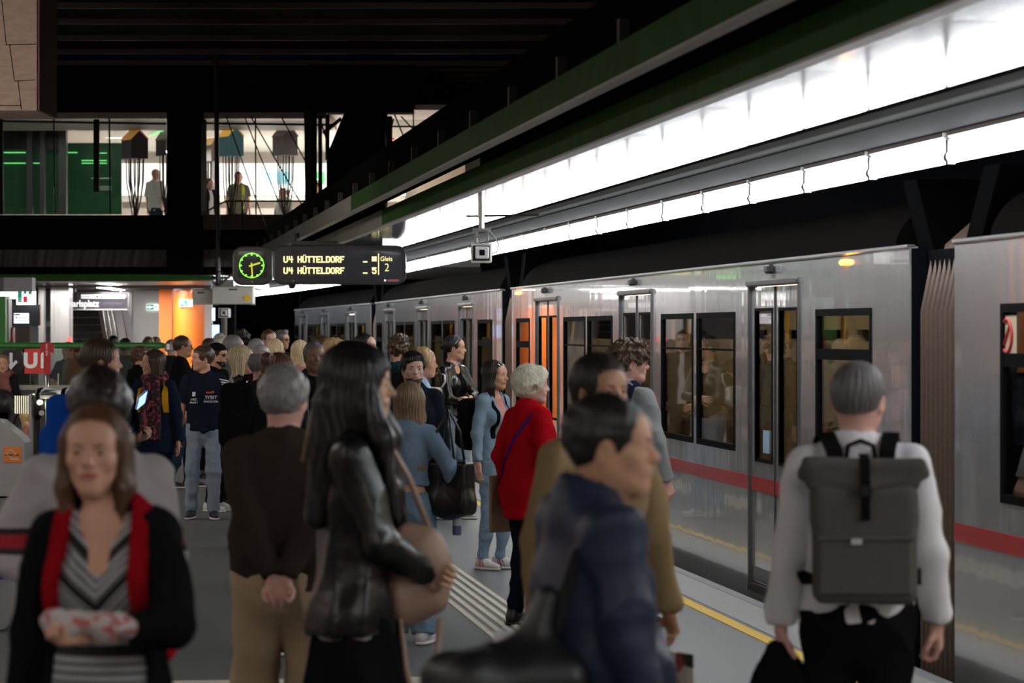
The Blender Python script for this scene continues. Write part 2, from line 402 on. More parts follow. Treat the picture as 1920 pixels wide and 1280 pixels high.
def hand_sdf(wr,dr,nm,side,curl=.35,k=1.0,spread=.12):
    # dr: hand direction, nm: palm normal (palm faces nm); thumb on side
    s=Sdf(); dr=v3(dr)/np.linalg.norm(dr); nm=v3(nm)-dr*np.dot(v3(nm),dr); nm/=np.linalg.norm(nm)+1e-9
    lat=np.cross(dr,nm)*side   # towards the thumb
    P=lambda a,b,c: v3(wr)+(dr*a+lat*b+nm*c)*k
    s.cone(P(-.03,0,0),P(.015,0,0),.021*k,.022*k,k=.01,sc=(1,1,1))
    for i,b in enumerate((.027,.009,-.009,-.026)):
        s.cone(P(.012,b*.7,0),P(.082-(i==3)*.008-(i==0)*.002,b,-.002),.0145*k,.0115*k,k=.012)
    for i,(b,L) in enumerate(((.028,.074),(.0095,.083),(-.0095,.076),(-.0265,.060))):
        r=(.0088,.0090,.0086,.0076)[i]*k
        p=P(.080-(i==3)*.008,b,-.002); ang=curl*(.55+.12*i); sp=(1.5-i)*spread
        for j,fr in enumerate((.46,.30,.24)):
            ang2=ang+ (curl*(.9,1.1,.8)[j] if j else 0); ang=ang2
            dv=dr*math.cos(ang)+nm*math.sin(ang)+lat*math.sin(sp*(1-min(1,curl)*.8))
            dv/=np.linalg.norm(dv); q=p+dv*L*fr*k; s.cone(p,q,r,r*.92,k=.004); p=q; r*=.92
    t0=P(.022,.024,.006);t1=t0+(dr*.55+lat*.75+nm*.35)/1*.038*k; t2=t1+(dr*.85+lat*.30+nm*(.2+.4*min(curl,1)))*.030*k; t3=t2+(dr*.95+lat*(.1-.3*curl)+nm*(.2+.3*curl))*.024*k
    s.cone(t0,t1,.0145*k,.0115*k,k=.012).cone(t1,t2,.0105*k,.0095*k,k=.004).cone(t2,t3,.0095*k,.0075*k,k=.004)
    return s
ARMS={ # hand target (x outwards, y forward, z up), pole, palm normal, curl   for a 1.75 m figure
 'down':((.25,.03,.83),(.3,-1,0),(-1,.2,0),.35),
 'downfwd':((.23,.12,.84),(.3,-1,0),(-1,.1,0),.4),
 'grip':((.27,.02,.80),(.3,-1,0),(-1,0,0),1.35),
 'swingf':((.23,.24,.90),(.3,-1,-.2),(-1,0,0),.4),
 'swingb':((.26,-.20,.88),(.3,-1,0),(-1,0,0),.4),
 'behind':((.02,-.20,.93),(1,-.4,0),(0,-1,.3),.7),
 'phone':((.08,.34,1.20),(.6,-.4,-1),(-.2,-.6,.6),.9),
 'belly':((.02,.24,1.08),(1,-.3,-.6),(-.4,-1,.2),.9),
 'chest':((.02,.22,1.24),(.6,-.2,-1),(0,-1,.2),.9),
 'crossA':((-.07,.22,1.15),(1,.1,-.7),(0,-1,-.2),.4),
 'crossB':((-.04,.17,1.08),(1,.1,-.6),(0,-1,.2),.5),
 'pocket':((.20,.06,.96),(1,-.9,0),(-1,0,0),.8),
 'strap':((.13,.13,1.30),(.7,-.1,-1),(0,-1,0),1.2),
}
class P: pass
def skeleton(d):
    p=P(); f=d.get('sex','m')=='f'; p.f=f; p.kid=d.get('kid',False)
    H=d['H']; k=H/1.75; p.k=k; p.H=H; p.fat=d.get('fat',1.0)*(1.0)
    hk=d.get('hk',1.0)*(.97 if f else 1.0)*(.5+.5*k); p.hk=hk
    ln=d.get('lean',0.0)   # forward lean of the chest in metres
    Z=lambda z:z*k
    sw=(.150 if f else .168)*k*d.get('sh',1.0)
    p.hip=v3((0,-.0,Z(.93))); p.waist=v3((0,.0+ln*.25,Z(1.09))); p.chest=v3((0,-.005+ln*.7,Z(1.29))); p.neck=v3((0,-.02+ln,Z(1.458)+d.get('shz',0)))
    p.head=v3((d.get('hx',0),.012+ln*1.25+d.get('hf',0),H-.238*hk))
    p.sh=[v3((q*sw,-.012+ln*.9,Z(1.418)+d.get('shz',0))) for q in(-1,1)]
    p.arms=[]
    for i,q in enumerate((-1,1)):
        a=d.get('L' if i==0 else 'R','down'); a=ARMS[a] if isinstance(a,str) else a
        hd=v3(a[0])*k*v3((q,1,1))+v3((0,ln*.3,0)); pole=v3(a[1])*v3((q,1,1)); nm=v3(a[2])*v3((q,1,1))
        el,wr=ik(p.sh[i],hd,pole,.285*k,.255*k); p.arms.append((p.sh[i],el,wr,nm,a[3]))
    st=d.get('stance',((-.10,.0),(.10,.0))); hx=.088*k
    p.legs=[]
    for i,q in enumerate((-1,1)):
        fx,fy=st[i]; lift=abs(fy)>.28 and fy<0
        an=v3((fx*k,fy*k-.03,Z(.085)+(.06 if lift else 0))); hp=v3((q*hx,0,Z(.90)))
        if d.get('sit'):
            kn=hp+v3((q*.03,.40,.0))*k; an=kn+v3((0,.06,-.40*k)); lift=False
        else: kn,an=ik(hp,an,(q*.12,1,0),.412*k,.41*k)
        p.legs.append((hp,kn,an,lift))
    return p
def torso(p,t=0,hem=.80,fat=None,k=.05,top=1.0,bd=0):
    s=Sdf(); K=p.k; f=p.f; ft=p.fat if fat is None else fat
    r_h=(.150 if f else .148)*ft; r_w=(.112 if f else .135)*ft*ft; r_c=(.128 if f else .150)*(.5+.5*ft); r_s=.108 if f else .125
    sy=.72
    hz=p.hip.copy(); lowz=min(hem*K,hz[2])
    w_=(1,sy,1); e=t
    if not bd: s.cone((hz[0],hz[1],lowz-.10),hz,(r_h+e+.01)*K,(r_h+e)*K,k=k,sc=w_)
    s.cone(hz,p.waist,(r_h+e)*K,(r_w+e*1.25)*K,k=k,sc=w_)
    s.cone(p.waist,p.chest,(r_w+e*1.25)*K,(r_c+e)*K,k=k,sc=w_)
    s.cone(p.chest,p.neck-v3((0,0,.05*K)),(r_c+e)*K,(r_s*.8+e*.8)*K,k=k,sc=w_)
    for q in(0,1): s.cone(p.sh[q]*v3((.90,1,1))-v3((0,0,.022)),p.neck-v3((0,0,.045*K)),(.046+e*.6)*K,(.062+e*.5)*K,k=.05*K)
    s.cone(p.sh[0]*v3((.45,1,1))+v3((0,0,.012)),p.neck+v3((-.02,-.005,.028*K)),(.034+e*.5)*K,(.036+e*.4)*K,k=.05)
    s.cone(p.sh[1]*v3((.45,1,1))+v3((0,0,.012)),p.neck+v3((.02,-.005,.028*K)),(.034+e*.5)*K,(.036+e*.4)*K,k=.05)
    if f:
        for q in(-1,1): s.ell((q*.068*K,p.chest[1]+.085*K,p.chest[2]-.015*K),((.052+e*.8)*K,(.046+e*.6)*K,(.055+e)*K),k=.05)
        if not bd and hem<.98: s.ell((0,-.045*K,.90*K),((.135+e)*ft*K,(.085+e)*K,(.10+e)*K),k=.06)
    elif ft>1.08: s.ell((0,.05*K,1.06*K),((.14+e)*ft*K,(.11+e)*ft*K,.13*K),k=.06)
    return s
def sleeves(p,s,t=.012,full=1.0,cuff=0,flat=2):
    K=p.k; th=.85 if p.f else 1.0
    for sh,el,wr,nm,cu in p.arms:
        sh=sh+v3((-np.sign(sh[0])*.012,0,-.008))
        s.cone(sh,el,(.050*th+t*1.1)*K,(.040*th+t)*K,k=.022,flat=(2 if full<=.5 else 0) if full!=1 else 0) if full>=.5 else s.cone(sh,sh+(el-sh)*(full/.5),(.052*th+t*1.1)*K,(.048*th+t*1.3)*K,k=.022,flat=2)
        if full>.5:
            e=el+(wr-el)*((full-.5)/.5)*.97
            s.cone(el,e,(.040*th+t)*K,(.029*th+t*.9)*K,k=.02,flat=2)
    return s
def legs_sdf(p,t=.012,wide=0,length=1.0,taper=1):
    s=Sdf();K=p.k;th=p.fat*(1.02 if p.f else 1)
    for hp,kn,an,lift in p.legs:
        e=kn+(an-kn)*length
        s.cone(hp+v3((0,0,.02)),kn,(.078*th+t)*K,(.052+t+wide*.5)*K,k=.03)
        s.cone(kn,e,(.052+t+wide*.5)*K,(.036+t+wide)*K,k=.025,flat=2)
        if not p.f or 1: s.cone(kn+v3((0,-.012,-.07*K)),kn+v3((0,-.014,-.16*K))+(an-kn)*.1,(.046+t*.8)*K,(.042+t*.6)*K,k=.03)
    r=(.150 if p.f else .146)*p.fat
    s.cone((0,-.005,.92*K),(0,0,1.0*K),(r+t*.8)*K,(r*.92+t*.8)*K,k=.06,sc=(1,.72,1),flat=2)
    s.cone((0,-.005,.90*K),(0,-.005,.845*K),(r*.8+t*.8)*K,(.07+t)*K,k=.06,sc=(1,.8,1))
    s.ell((0,-.05*K,.90*K),((.12+t)*K,(.072+t)*K,(.09+t)*K),k=.05)
    return s
def head_xf(p,d):
    R=Matrix.Rotation(math.radians(-d.get('turn',0)),3,'Z')@Matrix.Rotation(math.radians(-d.get('nod',0)),3,'X')@Matrix.Rotation(math.radians(d.get('tilt',0)),3,'Y')
    R=np.array(R); piv=v3((0,-.02,.045))
    def X(V): return ((V*p.hk-piv*p.hk)@R.T)+piv*p.hk+p.head
    return X
NP=0; PEOPLE={}
def person(label,px,s,ty,face,**d):
    """s = pixels per metre at the person's distance"""
    global NP; NP+=1
    z=FPX/s; base=d.get('base',0)
    if 'H' not in d: d['H']=HC+(620-ty)/s-.012-base
    loc=C((px-960)/s,z,base); rz=-TH-math.radians(face)
    cell=d.get('cell',min(max(1.7/s,.0075),.02)); p=skeleton(d); p.d=d; K=p.k; seed=NP
    hc=.0032 if s>170 else .0045 if s>120 else .008
    sk=skinmat(d.get('skin','light'))
    # --- body: one mesh of head, neck, trunk, limbs and hands
    b=torso(p,-.014,hem=1.06,k=.05,bd=1)
    for sh,el,wr,nm,cu in p.arms:
        a_=.85 if p.f else 1
        b.cone(sh,el,.042*a_*K,.035*a_*K,k=.04).cone(el,wr,.036*a_*K,.023*a_*K,k=.015)
    b.ext(legs_sdf(p,-.014,-.004))
    b.cone(p.neck-v3((0,0,.02)),p.head+v3((0,-.030,-.005))*p.hk,(.052 if p.f else .06)*K,(.046 if p.f else .055)*p.hk,k=.04)
    V,Q=b.mesh(max(cell,.009)); parts=[(V,Q,np.zeros(len(Q),int))]
    for i,(sh,el,wr,nm,cu) in enumerate(p.arms):
        dr=wr-el; dr=dr/np.linalg.norm(dr); bend=d.get('wrist',(0,0))[i] if 'wrist' in d else 0
        hx=d.get('hdir',(None,None))[i]
        if hx is not None: dr=v3(hx)
        hs=hand_sdf(wr,dr,nm,1 if i==0 else -1,cu,K*(.92 if p.f else 1.0))
        hv,hq=hs.mesh(max(.0042,min(cell*.6,.008))); parts.append((hv,hq,np.zeros(len(hq),int)))
    hv,hq,hm=head_template('f' if p.f else 'm',hc); X=head_xf(p,d); parts.append((X(hv),hq,hm))
    n=0;VV=[];QQ=[];MM=[]
    for v_,q_,m_ in parts: VV.append(v_);QQ.append(q_+n);MM.append(m_);n+=len(v_)
    lip=M('lips_'+d.get('skin','light')+('_f' if p.f else ''),(.42,.12,.11) if p.f else ((.40,.19,.15) if d.get('skin')!='brown' else (.16,.07,.06)),.4,var=.05)
    root=mesh_obj('person',np.concatenate(VV),np.concatenate(QQ),[sk,lip,M('eye_white',(.7,.66,.62),.25,var=.02),M('iris',(.05,.03,.02),.15,var=.1)],None,loc,rz,np.concatenate(MM),True,label=label,category='person',group=None)
    p.root=root;p.X=X;p.cell=cell;p.loc=loc;p.rz=rz;p.s=s
    def put(name,sd,mat,fold=None,h=None,smooth=True,**kw):
        h=h or cell; V,Q=sd.mesh(h)
        if len(V)==0: return None
        if fold:
            V=V+vnormals(V,Q)*(folds(V/K,seed*7+len(name),*fold)+fold[1]*.45)[:,None]
        return mesh_obj(name,V,Q,mat,root,smooth=smooth,**kw)
    p.put=put
    # --- hair
    hs=d.get('hair')
    if hs:
        col=d.get('hc','dark'); hm_=hairmat(col,HAIRC[col])
        sdh=hair_sdf(hs,d.get('hl',.25),d.get('hvol',0)); V,Q=sdh.mesh(.004 if s>170 else .007)
        if len(V):
            ang=np.arctan2(V[:,0],-(V[:,1]+.0)); amp={'curly':.013,'perm':.0045,'wavyshort':.005,'longwavy':.004}.get(hs,.0035)
            fr={'curly':85,'perm':75}.get(hs,60)
            if hs in('curly','perm','wavyshort','quiff','short'): dv=puff(V,seed,fr,amp)+puff(V,seed+3,fr*2,amp*.35)
            else: dv=amp*.6*(np.sin(ang*34+2*np.sin(V[:,2]*25))+.7*np.sin(ang*61+V[:,2]*14))
            V=V+vnormals(V,Q)*dv[:,None]
            mesh_obj('hair',X(V),Q,hm_,root,smooth=True)
    if s>120:
        bc=d.get('browc',d.get('hc','dark')); bc={'white':'silver','fairb':'dirty','blonde':'dirty'}.get(bc,bc)
        for q in(-1,1): V,Q=brow(q,.85 if p.f else 1.15).mesh(.0028); mesh_obj('eyebrow',X(V),Q,hairmat(bc,HAIRC[bc]),root,smooth=True)
    if d.get('beard'):
        bd=Sdf(); e=.0034
        for q in(-1,1): bd.cone((q*.046,.004,.058),(q*.012,.062,.020),.020+e,.016+e,k=.035)
        bd.cone((0,.030,.040),(0,.068,.020),.030+e,.018+e,k=.03).ell((0,.078,.058),(.028+e,.018+e,.018+e),k=.02).ell((0,.018,.100),(.064+e*.6,.072+e*.6,.088),k=.03)
        bd.where(lambda A_,B_,C_:.018-B_+0*A_+0*C_)
        for q in(-1,1): bd.ell((q*.030,.070,.098),(.034,.06,.037),k=.008,op='s')
        bd.ell((0,.095,.0545),(.027,.034,.0125),k=.004,op='s')
        fu=d['beard']=='full'
        bd.where(lambda A_,B_,C_:(C_-(.050 if fu else .030)-.25*np.maximum(0,.04-B_)*(1 if fu else 0))+0*A_)
        bd.where(lambda A_,B_,C_:-.010-B_+0*A_+0*C_)
        
        V,Q=bd.mesh(.0035); V=V+vnormals(V,Q)*puff(V,seed,200,.002)[:,None]
        bc=d.get('beardc',d.get('hc','dark')); mesh_obj('beard',X(V),Q,hairmat(bc,HAIRC[bc],.7),root,smooth=True)
    if d.get('glasses'):
        mb=MB(); g=d['glasses']; fr=M('glasses_frame',(.02,.02,.02),.3,var=.05) if len(g)<3 else M('glasses_frame_white',(.8,.8,.8),.3,var=.05)
        zz=.116; up={'eyes':0,'head':1}[g[1]]
        def GX(pt):
            q=v3(pt)
            if up: q=np.array(Matrix.Rotation(math.radians(52),3,'X'))@(q-v3((0,-.01,.11)))+v3((0,-.005,.118))
            return tuple(X(q[None])[0])
        for q in(-1,1):
            ring=[GX((q*.033+.024*math.cos(a)*(1),.098-.10*(abs(q*.033+.024*math.cos(a))**1.5)*1.0,zz+.018*math.sin(a))) for a in [2*PI*i/16 for i in range(16)]]
            mb.tube(ring,.0014,5,closed=True)
            if g[0]=='sun': mb.add(ring,[tuple(range(16))],1)
            else: mb.add(ring,[tuple(range(16))],2)
            mb.tube([GX((q*.057,.094,zz+.004)),GX((q*.078,.05,zz+.002)),GX((q*.082,-.01,zz+.002)),GX((q*.079,-.03,zz-.014))],.0016,5)
        mb.tube([GX((-.009,.100,zz+.004)),GX((0,.102,zz+.007)),GX((.009,.100,zz+.004))],.0014,5)
        mb.build('sunglasses' if g[0]=='sun' else 'glasses',[fr,M('dark_lens',(.01,.01,.012),.05,var=.02,coat=.5),glass('clear_lens',refl=.02)],root,smooth=True)
    # --- trousers / skirt
    bo=d.get('bottom')
    if bo:
        m_=bo['m']
        if bo.get('skirt'):
            sk_=Sdf(); zt=1.02*K; zb=bo['skirt']*K
            sk_.cone((0,0,zt),(0,0,.85*K),.13*K,.165*K,sc=(1,.78,1),k=.04).cone((0,0,.85*K),(0,0,zb),.165*K,bo.get('flare',.20)*K,sc=(1,.85,1),flat=2)
            put('skirt',sk_,m_,(28,.014,.12))
        else:
            lg=legs_sdf(p,bo.get('t',.006),bo.get('wide',.006),bo.get('len',1.0)); hm_=min([x_['hem'] if 'hem' in x_ else .86 for x_ in (d.get('top'),d.get('inner')) if x_] or [1.1])
            if hm_<.97: lg.where(lambda X_,Y_,Z_:Z_-(hm_+.07)*K+0*X_+0*Y_)
            put(bo.get('name','trousers'),lg,m_,(bo.get('ff',30),bo.get('fa',.009),.9))
    # --- shoes
    sh_=d.get('shoes')
    if sh_ and not d.get('nofeet'):
        for i,(hp,kn,an,lift) in enumerate(p.legs):
            q=-1 if i==0 else 1; fz=0 if not lift else .05; yaw=q*.16
            fx,fy=an[0],an[1]; dx,dy=math.sin(yaw),math.cos(yaw)
            S_=Sdf(); A=lambda f_,z_,l=0: v3((fx+dx*f_+dy*l,fy+dy*f_-dx*l,z_+fz*(1 if f_<.1 else .2)))
            S_.cone(A(-.035,.045),A(.05,.05),.040*K,.040*K,k=.02,sc=(.9,1,1)).cone(A(.05,.045),A(.165,.032),.042*K,.030*K,k=.03,sc=(1,1,.85))
            S_.cone(A(-.02,.06),A(-.02,.10),.042*K,.040*K,k=.02,flat=2)
            S_.where(lambda X_,Y_,Z_:.022-Z_+0*X_+0*Y_+fz*.3)
            o=put('shoe',S_,sh_[0],h=max(.005,cell*.7))
            So=Sdf(); So.cone(A(-.04,.012),A(.045,.012),.043*K,.042*K,k=.02,sc=(1,1,.35)).cone(A(.045,.012),A(.17,.012),.046*K,.036*K,k=.03,sc=(1,1,.35))
            V,Q=So.mesh(max(.005,cell*.6)); 
            if o and len(V): 
                V[:,2]=np.maximum(V[:,2],0.001); mesh_obj('sole',V,Q,sh_[1],o,smooth=True)
            if o and len(sh_)>2:
                for l in(-1,1):
                    for j in range(3):
                        a=A(.02+.022*j,.030,l*.0425*K);c_=A(-.002+.022*j,.075,l*.038*K); mb=MB()
                        mb.ribbon([a,(a+c_)/2+v3((dy*l*.004,0,0)),c_],(.0,.011,.003),.004); mb.build('shoe_stripe',sh_[2],o)
    # --- inner top
    it=d.get('inner')
    if it:
        ti=torso(p,it.get('t',.004),hem=it.get('hem',.86)); 
        if it.get('sleeve'): sleeves(p,ti,.006,it['sleeve'])
        vz=it.get('v',.0)
        zt=(1.455-vz)*K; zs=p.neck[2]
        ti.where(lambda X_,Y_,Z_: it.get('hem',.86)*K-Z_+0*X_+0*Y_)
        if vz: ti.cone((0,p.neck[1]+.17*K,zt),(0,p.neck[1]+.13*K,zs+.06),.045*K,.13*K,k=.01,op='s')
        ti.ell((0,p.neck[1]+.02,zs+.045*K),(.070*K,.066*K,.045*K),k=.012,op='s')
        put(it.get('name','shirt'),ti,it['m'],(30,.002,.5))
    # --- outer top
    to=d.get('top')
    if to:
        t=to.get('t',.012); hem=to.get('hem',.86); ts=torso(p,t,hem=hem); sleeves(p,ts,to.get('st',t),to.get('sleeve',1.0))
        zs=p.neck[2]
        nr=to.get('neck',.062)
        if not to.get('high'): ts.ell((0,p.neck[1]+.015,zs+.05*K),(nr*K,nr*K,.045*K),k=.012,op='s')
        if to.get('v'): ts.cone((0,p.neck[1]+.10*K,zs-to['v']*K),(0,p.neck[1]+.16*K,zs+.10),.012,.085*K,k=.008,op='s')
        op=to.get('open')
        if op:
            w0,w1=op
            def of(X_,Y_,Z_):
                wd=(w1+(w0-w1)*np.clip((Z_-hem*K)/(1.45*K-hem*K),0,1))
                return np.where(Y_>.02,wd-abs(X_)+0*Z_,-1)
            ts.where(of)
        ts.where(lambda X_,Y_,Z_: hem*K-Z_+.02*np.sin(0*X_)+0*Y_)
        put(to.get('name','jacket'),ts,to['m'],(to.get('ff',26),to.get('fa',.010),.7))
        cl=to.get('collar')
        if cl:
            cs=Sdf(); hgt=to.get('ch',.045)*K
            cs.cone(p.neck+v3((0,.0,-.015*K)),p.neck+v3((0,-.012,hgt)),(.080)*K,(.070)*K,sc=(1,1,1),flat=3)
            cs.cone(p.neck+v3((0,.008,-.03*K)),p.neck+v3((0,-.002,hgt+.02)),(.068)*K,(.060)*K,op='s',k=.004,flat=3)
            vg=to.get('cgap',.03)
            cs.where(lambda X_,Y_,Z_: np.where(Y_-p.neck[1]>.03,vg-abs(X_)+(Z_-p.neck[2])*-.3,-1.))
            put('collar',cs,cl if not isinstance(cl,bool) else to['m'],h=min(cell,.007))
        if to.get('cuff'):
            for i,(a_,el,wr,nm,cu) in enumerate(p.arms):
                u_=(wr-el)/np.linalg.norm(wr-el); cf=Sdf().cone(wr-u_*.045*K,wr-u_*.0,(.034+t*.55)*K,(.030+t*.4)*K,flat=3)
                put('cuff',cf,to['cuff'],h=min(cell,.008))
        if to.get('hood'):
            hd_=Sdf().cone(p.neck+v3((-.06,-.05,-.01)),p.neck+v3((.06,-.05,-.01)),.040*K,k=.04).ell(p.neck+v3((0,-.085,-.03)),(.085*K,.045*K,.07*K),k=.04)
            for q in(-1,1): hd_.cone(p.neck+v3((q*.06,-.05,-.01)),p.neck+v3((q*.045,.05,-.03)),.036*K,.022*K,k=.03)
            put('hood',hd_,to['m'],(40,.006,.6))
    # --- ribbed scarf
    sf=d.get('scarf')
    if sf:
        ss=Sdf(); c0=p.neck
        for i in range(10):
            a=2*PI*i/10;b_=2*PI*(i+1)/10
            ss.cone(c0+v3((.085*math.cos(a),.075*math.sin(a)+.01,.03-.02*math.sin(a)))*1,c0+v3((.085*math.cos(b_),.075*math.sin(b_)+.01,.03-.02*math.sin(b_))),.038*K,k=.03)
        for q,l in((-1,sf.get('l',.35)),(1,sf.get('l',.35)*.85)):
            ss.cone(c0+v3((q*.03,.10,-.02)),c0+v3((q*.055,.145,-.2*K)),.042,.045,k=.03,sc=(1,.55,1)).cone(c0+v3((q*.055,.145,-.2*K)),c0+v3((q*.05,.155,-l*K)),.045,.05,k=.03,sc=(1,.45,1),flat=2)
        put('scarf',ss,sf['m'],(60,.010,.25))
    # --- straps hugging the chest
    for stp in d.get('straps',[]):
        ss=torso(p,(to or it or {}).get('t',.01)+stp.get('t',.008),hem=1.0)
        x0,x1,wd,z0,z1=stp['x0']*K,stp['x1']*K,stp.get('w',.022)*K,stp.get('z0',1.05)*K,stp.get('z1',1.55)*K
        side=stp.get('side',0)
        def sfn(X_,Y_,Z_):
            c_=x0+(x1-x0)*(Z_-z0)/(z1-z0)
            r=np.maximum(abs(X_-c_)-wd,np.maximum(z0-Z_,Z_-z1))
            if side: r=np.maximum(r,-side*(Y_-.0)+0*Z_)
            return r+0*Y_
        ss.where(sfn); put(stp.get('name','strap'),ss,stp['m'],h=min(cell,.008))
    PEOPLE[label]=p
    return p
def local(p,x,y,z):
    """world position of a point given in the person's own frame (1.75 m figure)"""
    c,s_=math.cos(p.rz),math.sin(p.rz); x*=p.k;y*=p.k;z*=p.k
    return Vector((p.loc[0]+c*x-s_*y,p.loc[1]+s_*x+c*y,p.loc[2]+z))
# ------------------------------------------------------------------ the station shell
def cv(y): return -.0012*max(0,y-45)**2
YS=[-8,0,8,16,24,32,40,45,50,55,60,65,70,76,84]
def sweep(mb,pl,ys=YS,m=0):
    n=len(pl); vs=[(p[0]+cv(y),y,p[1]) for y in ys for p in pl]; N=len(ys)
    fs=[(i*n+j,i*n+(j+1)%n,(i+1)*n+(j+1)%n,(i+1)*n+j) for i in range(N-1) for j in range(n)]+[tuple(range(n))[::-1],tuple(range((N-1)*n,N*n))]
    return mb.add(vs,fs,m)
def rect(x0,x1,z0,z1): return [(x0,z0),(x1,z0),(x1,z1),(x0,z1)]
S=dict(kind='structure')
m_dark=M('black_matt',(.004,.004,.0045),.85,bs=4,bump=.05,spec=.1)  # near-black shared by the dark parts of the scene
m_dark2=M('dark_tunnel',(.006,.0065,.009),.8,bs=3,var=.4,spec=.1)
m_floor=M('platform_asphalt',(.115,.118,.122),.55,bs=120,var=.18,bump=.04)
m_pav=M('worn_paving',(.125,.105,.118),.35,bs=6,var=.35,bump=.1)
m_edge=M('edge_stone',(.30,.30,.29),.6,bs=40,var=.15)
m_yel=M('yellow_paint',(.72,.46,.03),.6,bs=50,var=.15)
m_rib=M('guide_rib',(.66,.60,.50),.6,bs=30,var=.15)
mb=MB(); sweep(mb,rect(-14,4.33,-.25,0)); mb.build('floor',m_floor,**S)
mb=MB(); sweep(mb,rect(3.93,4.33,.0,.004)); mb.build('trim_edge_stone',m_edge,**S)
mb=MB(); sweep(mb,rect(4.25,4.335,-.6,.006)); mb.build('trim_edge_nosing',M('edge_nosing',(.2,.2,.2),.5),**S)
mb=MB(); sweep(mb,rect(3.80,3.89,.0,.005)); mb.build('trim_yellow_line',m_yel,**S)
for i in range(6):
    x=2.24+i*.072
    mb=MB(); y=2.
    while y<60:
        mb.box(x+cv(y),x+.038+cv(y),y,y+.59,0,.006); y+=.60
    mb.build('trim_guide_rib',m_rib,**S)
for i in range(4):
    mb=MB(); mb.box(-2.5,2.2,15.55+i*.075,15.59+i*.075,0,.006); mb.build('trim_guide_rib',m_rib,**S)
mb=MB(); mb.box(-9,-1.9,2,34,.0,.004); mb.build('floor_paving',m_pav,**S)
for k in range(8):
    mb=MB(); mb.box(-9,-1.9,6+k*2.4,6.025+k*2.4,.004,.006); mb.build('trim_paving_joint',m_dark2,**S)
# track bed, walls, ceilings
mb=MB(); sweep(mb,rect(4.3,9.2,-1.4,-1.25)); mb.build('floor_track_bed',m_dark2,**S)
mb=MB(); sweep(mb,rect(9.0,9.3,-1.4,6.6)); mb.build('wall_right',m_dark2,**S)
mb=MB(); mb.box(-14,12,84,84.3,-1.5,6.6); mb.build('wall_tunnel_end',m_dark,**S)
mb=MB(); mb.box(-14.3,-14,-9,84,-.3,6.6); mb.build('wall_left',M('left_wall',(.10,.10,.10),.6),**S)
mb=MB(); mb.box(-14,12,-9.3,-9,-1.5,6.6); mb.build('wall_back',M('back_wall',(.10,.10,.10),.6),**S)
m_ceil=M('ceiling_black',(.006,.005,.005),.85,bs=3,spec=.1)
mb=MB(); sweep(mb,rect(-14,9.3,6.45,6.7)); mb.build('ceiling',m_ceil,**S)
# fine ribs of the ceiling, crossing the view
m_ribs=M('ceiling_rib',(.07,.055,.045),.6,bs=3)
for i,v in enumerate((35.2,36.8,38.7,40.7,42.8,45.2,47.4,49.4)):
    mb=MB(); mb.box(-7.6,4.6,v,v+.05,6.22,6.30); mb.build('trim_ceiling_rib',m_ribs,None,(0,0,0),-TH,**S)
for i in range(9):
    mb=MB(); v=50.5+i*1.1; mb.box(-1.6,4.0,v,v+.04,6.30,6.36); mb.build('trim_ceiling_rib',m_ribs,None,(0,0,0),-TH,**S)
# soffit of reflecting panels above the platform edge
def panelmat():
    m=bpy.data.materials.new('polished_soffit'); m.use_nodes=True; nt=m.node_tree; b=nt.nodes['Principled BSDF']
    b.inputs['Base Color'].default_value=(.40,.41,.44,1); b.inputs['Metallic'].default_value=1; b.inputs['Roughness'].default_value=.10
    tc=nt.nodes.new('ShaderNodeTexCoord'); mp=nt.nodes.new('ShaderNodeMapping'); mp.inputs['Scale'].default_value=(2.5,.6,1)
    nz=nt.nodes.new('ShaderNodeTexNoise'); nz.inputs['Scale'].default_value=2.2; nz.inputs['Detail'].default_value=2
    bp=nt.nodes.new('ShaderNodeBump'); bp.inputs['Strength'].default_value=.03; bp.inputs['Distance'].default_value=.02
    nt.links.new(tc.outputs['Object'],mp.inputs[0]); nt.links.new(mp.outputs[0],nz.inputs['Vector']); nt.links.new(nz.outputs[0],bp.inputs['Height']); nt.links.new(bp.outputs[0],b.inputs['Normal'])
    n2=nt.nodes.new('ShaderNodeTexNoise'); n2.inputs['Scale'].default_value=1.3; mr=nt.nodes.new('ShaderNodeMapRange'); mr.inputs[3].default_value=.08; mr.inputs[4].default_value=.15
    nt.links.new(n2.outputs[0],mr.inputs[0]); nt.links.new(mr.outputs[0],b.inputs['Roughness'])
    return m
HS=HC+1.06; XL,XR=2.71,3.62
mp_=panelmat(); y=4.0
while y<72:
    mb=MB(); mb.add([(XL+cv(y),y,HS),(XR+cv(y),y,HS),(XR+cv(y+1.97),y+1.97,HS),(XL+cv(y+1.97),y+1.97,HS)]+[(XL+cv(y),y,HS+.03),(XR+cv(y),y,HS+.03),(XR+cv(y+1.97),y+1.97,HS+.03),(XL+cv(y+1.97),y+1.97,HS+.03)],[(3,2,1,0),(4,5,6,7),(0,1,5,4),(1,2,6,5),(2,3,7,6),(3,0,4,7)])
    mb.build('ceiling_panel',mp_,**S); y+=2.0
m_green=M('green_lacquer',(.036,.105,.024),.45,bs=5,var=.3,spec=.15)
m_gsteel=M('grey_lacquer',(.42,.42,.40),.35,metal=.4,bs=5,var=.3)
yb=[-8,0,8,16,24,30]; yf=[30,32,40,45,50,55,60,65,70,76]
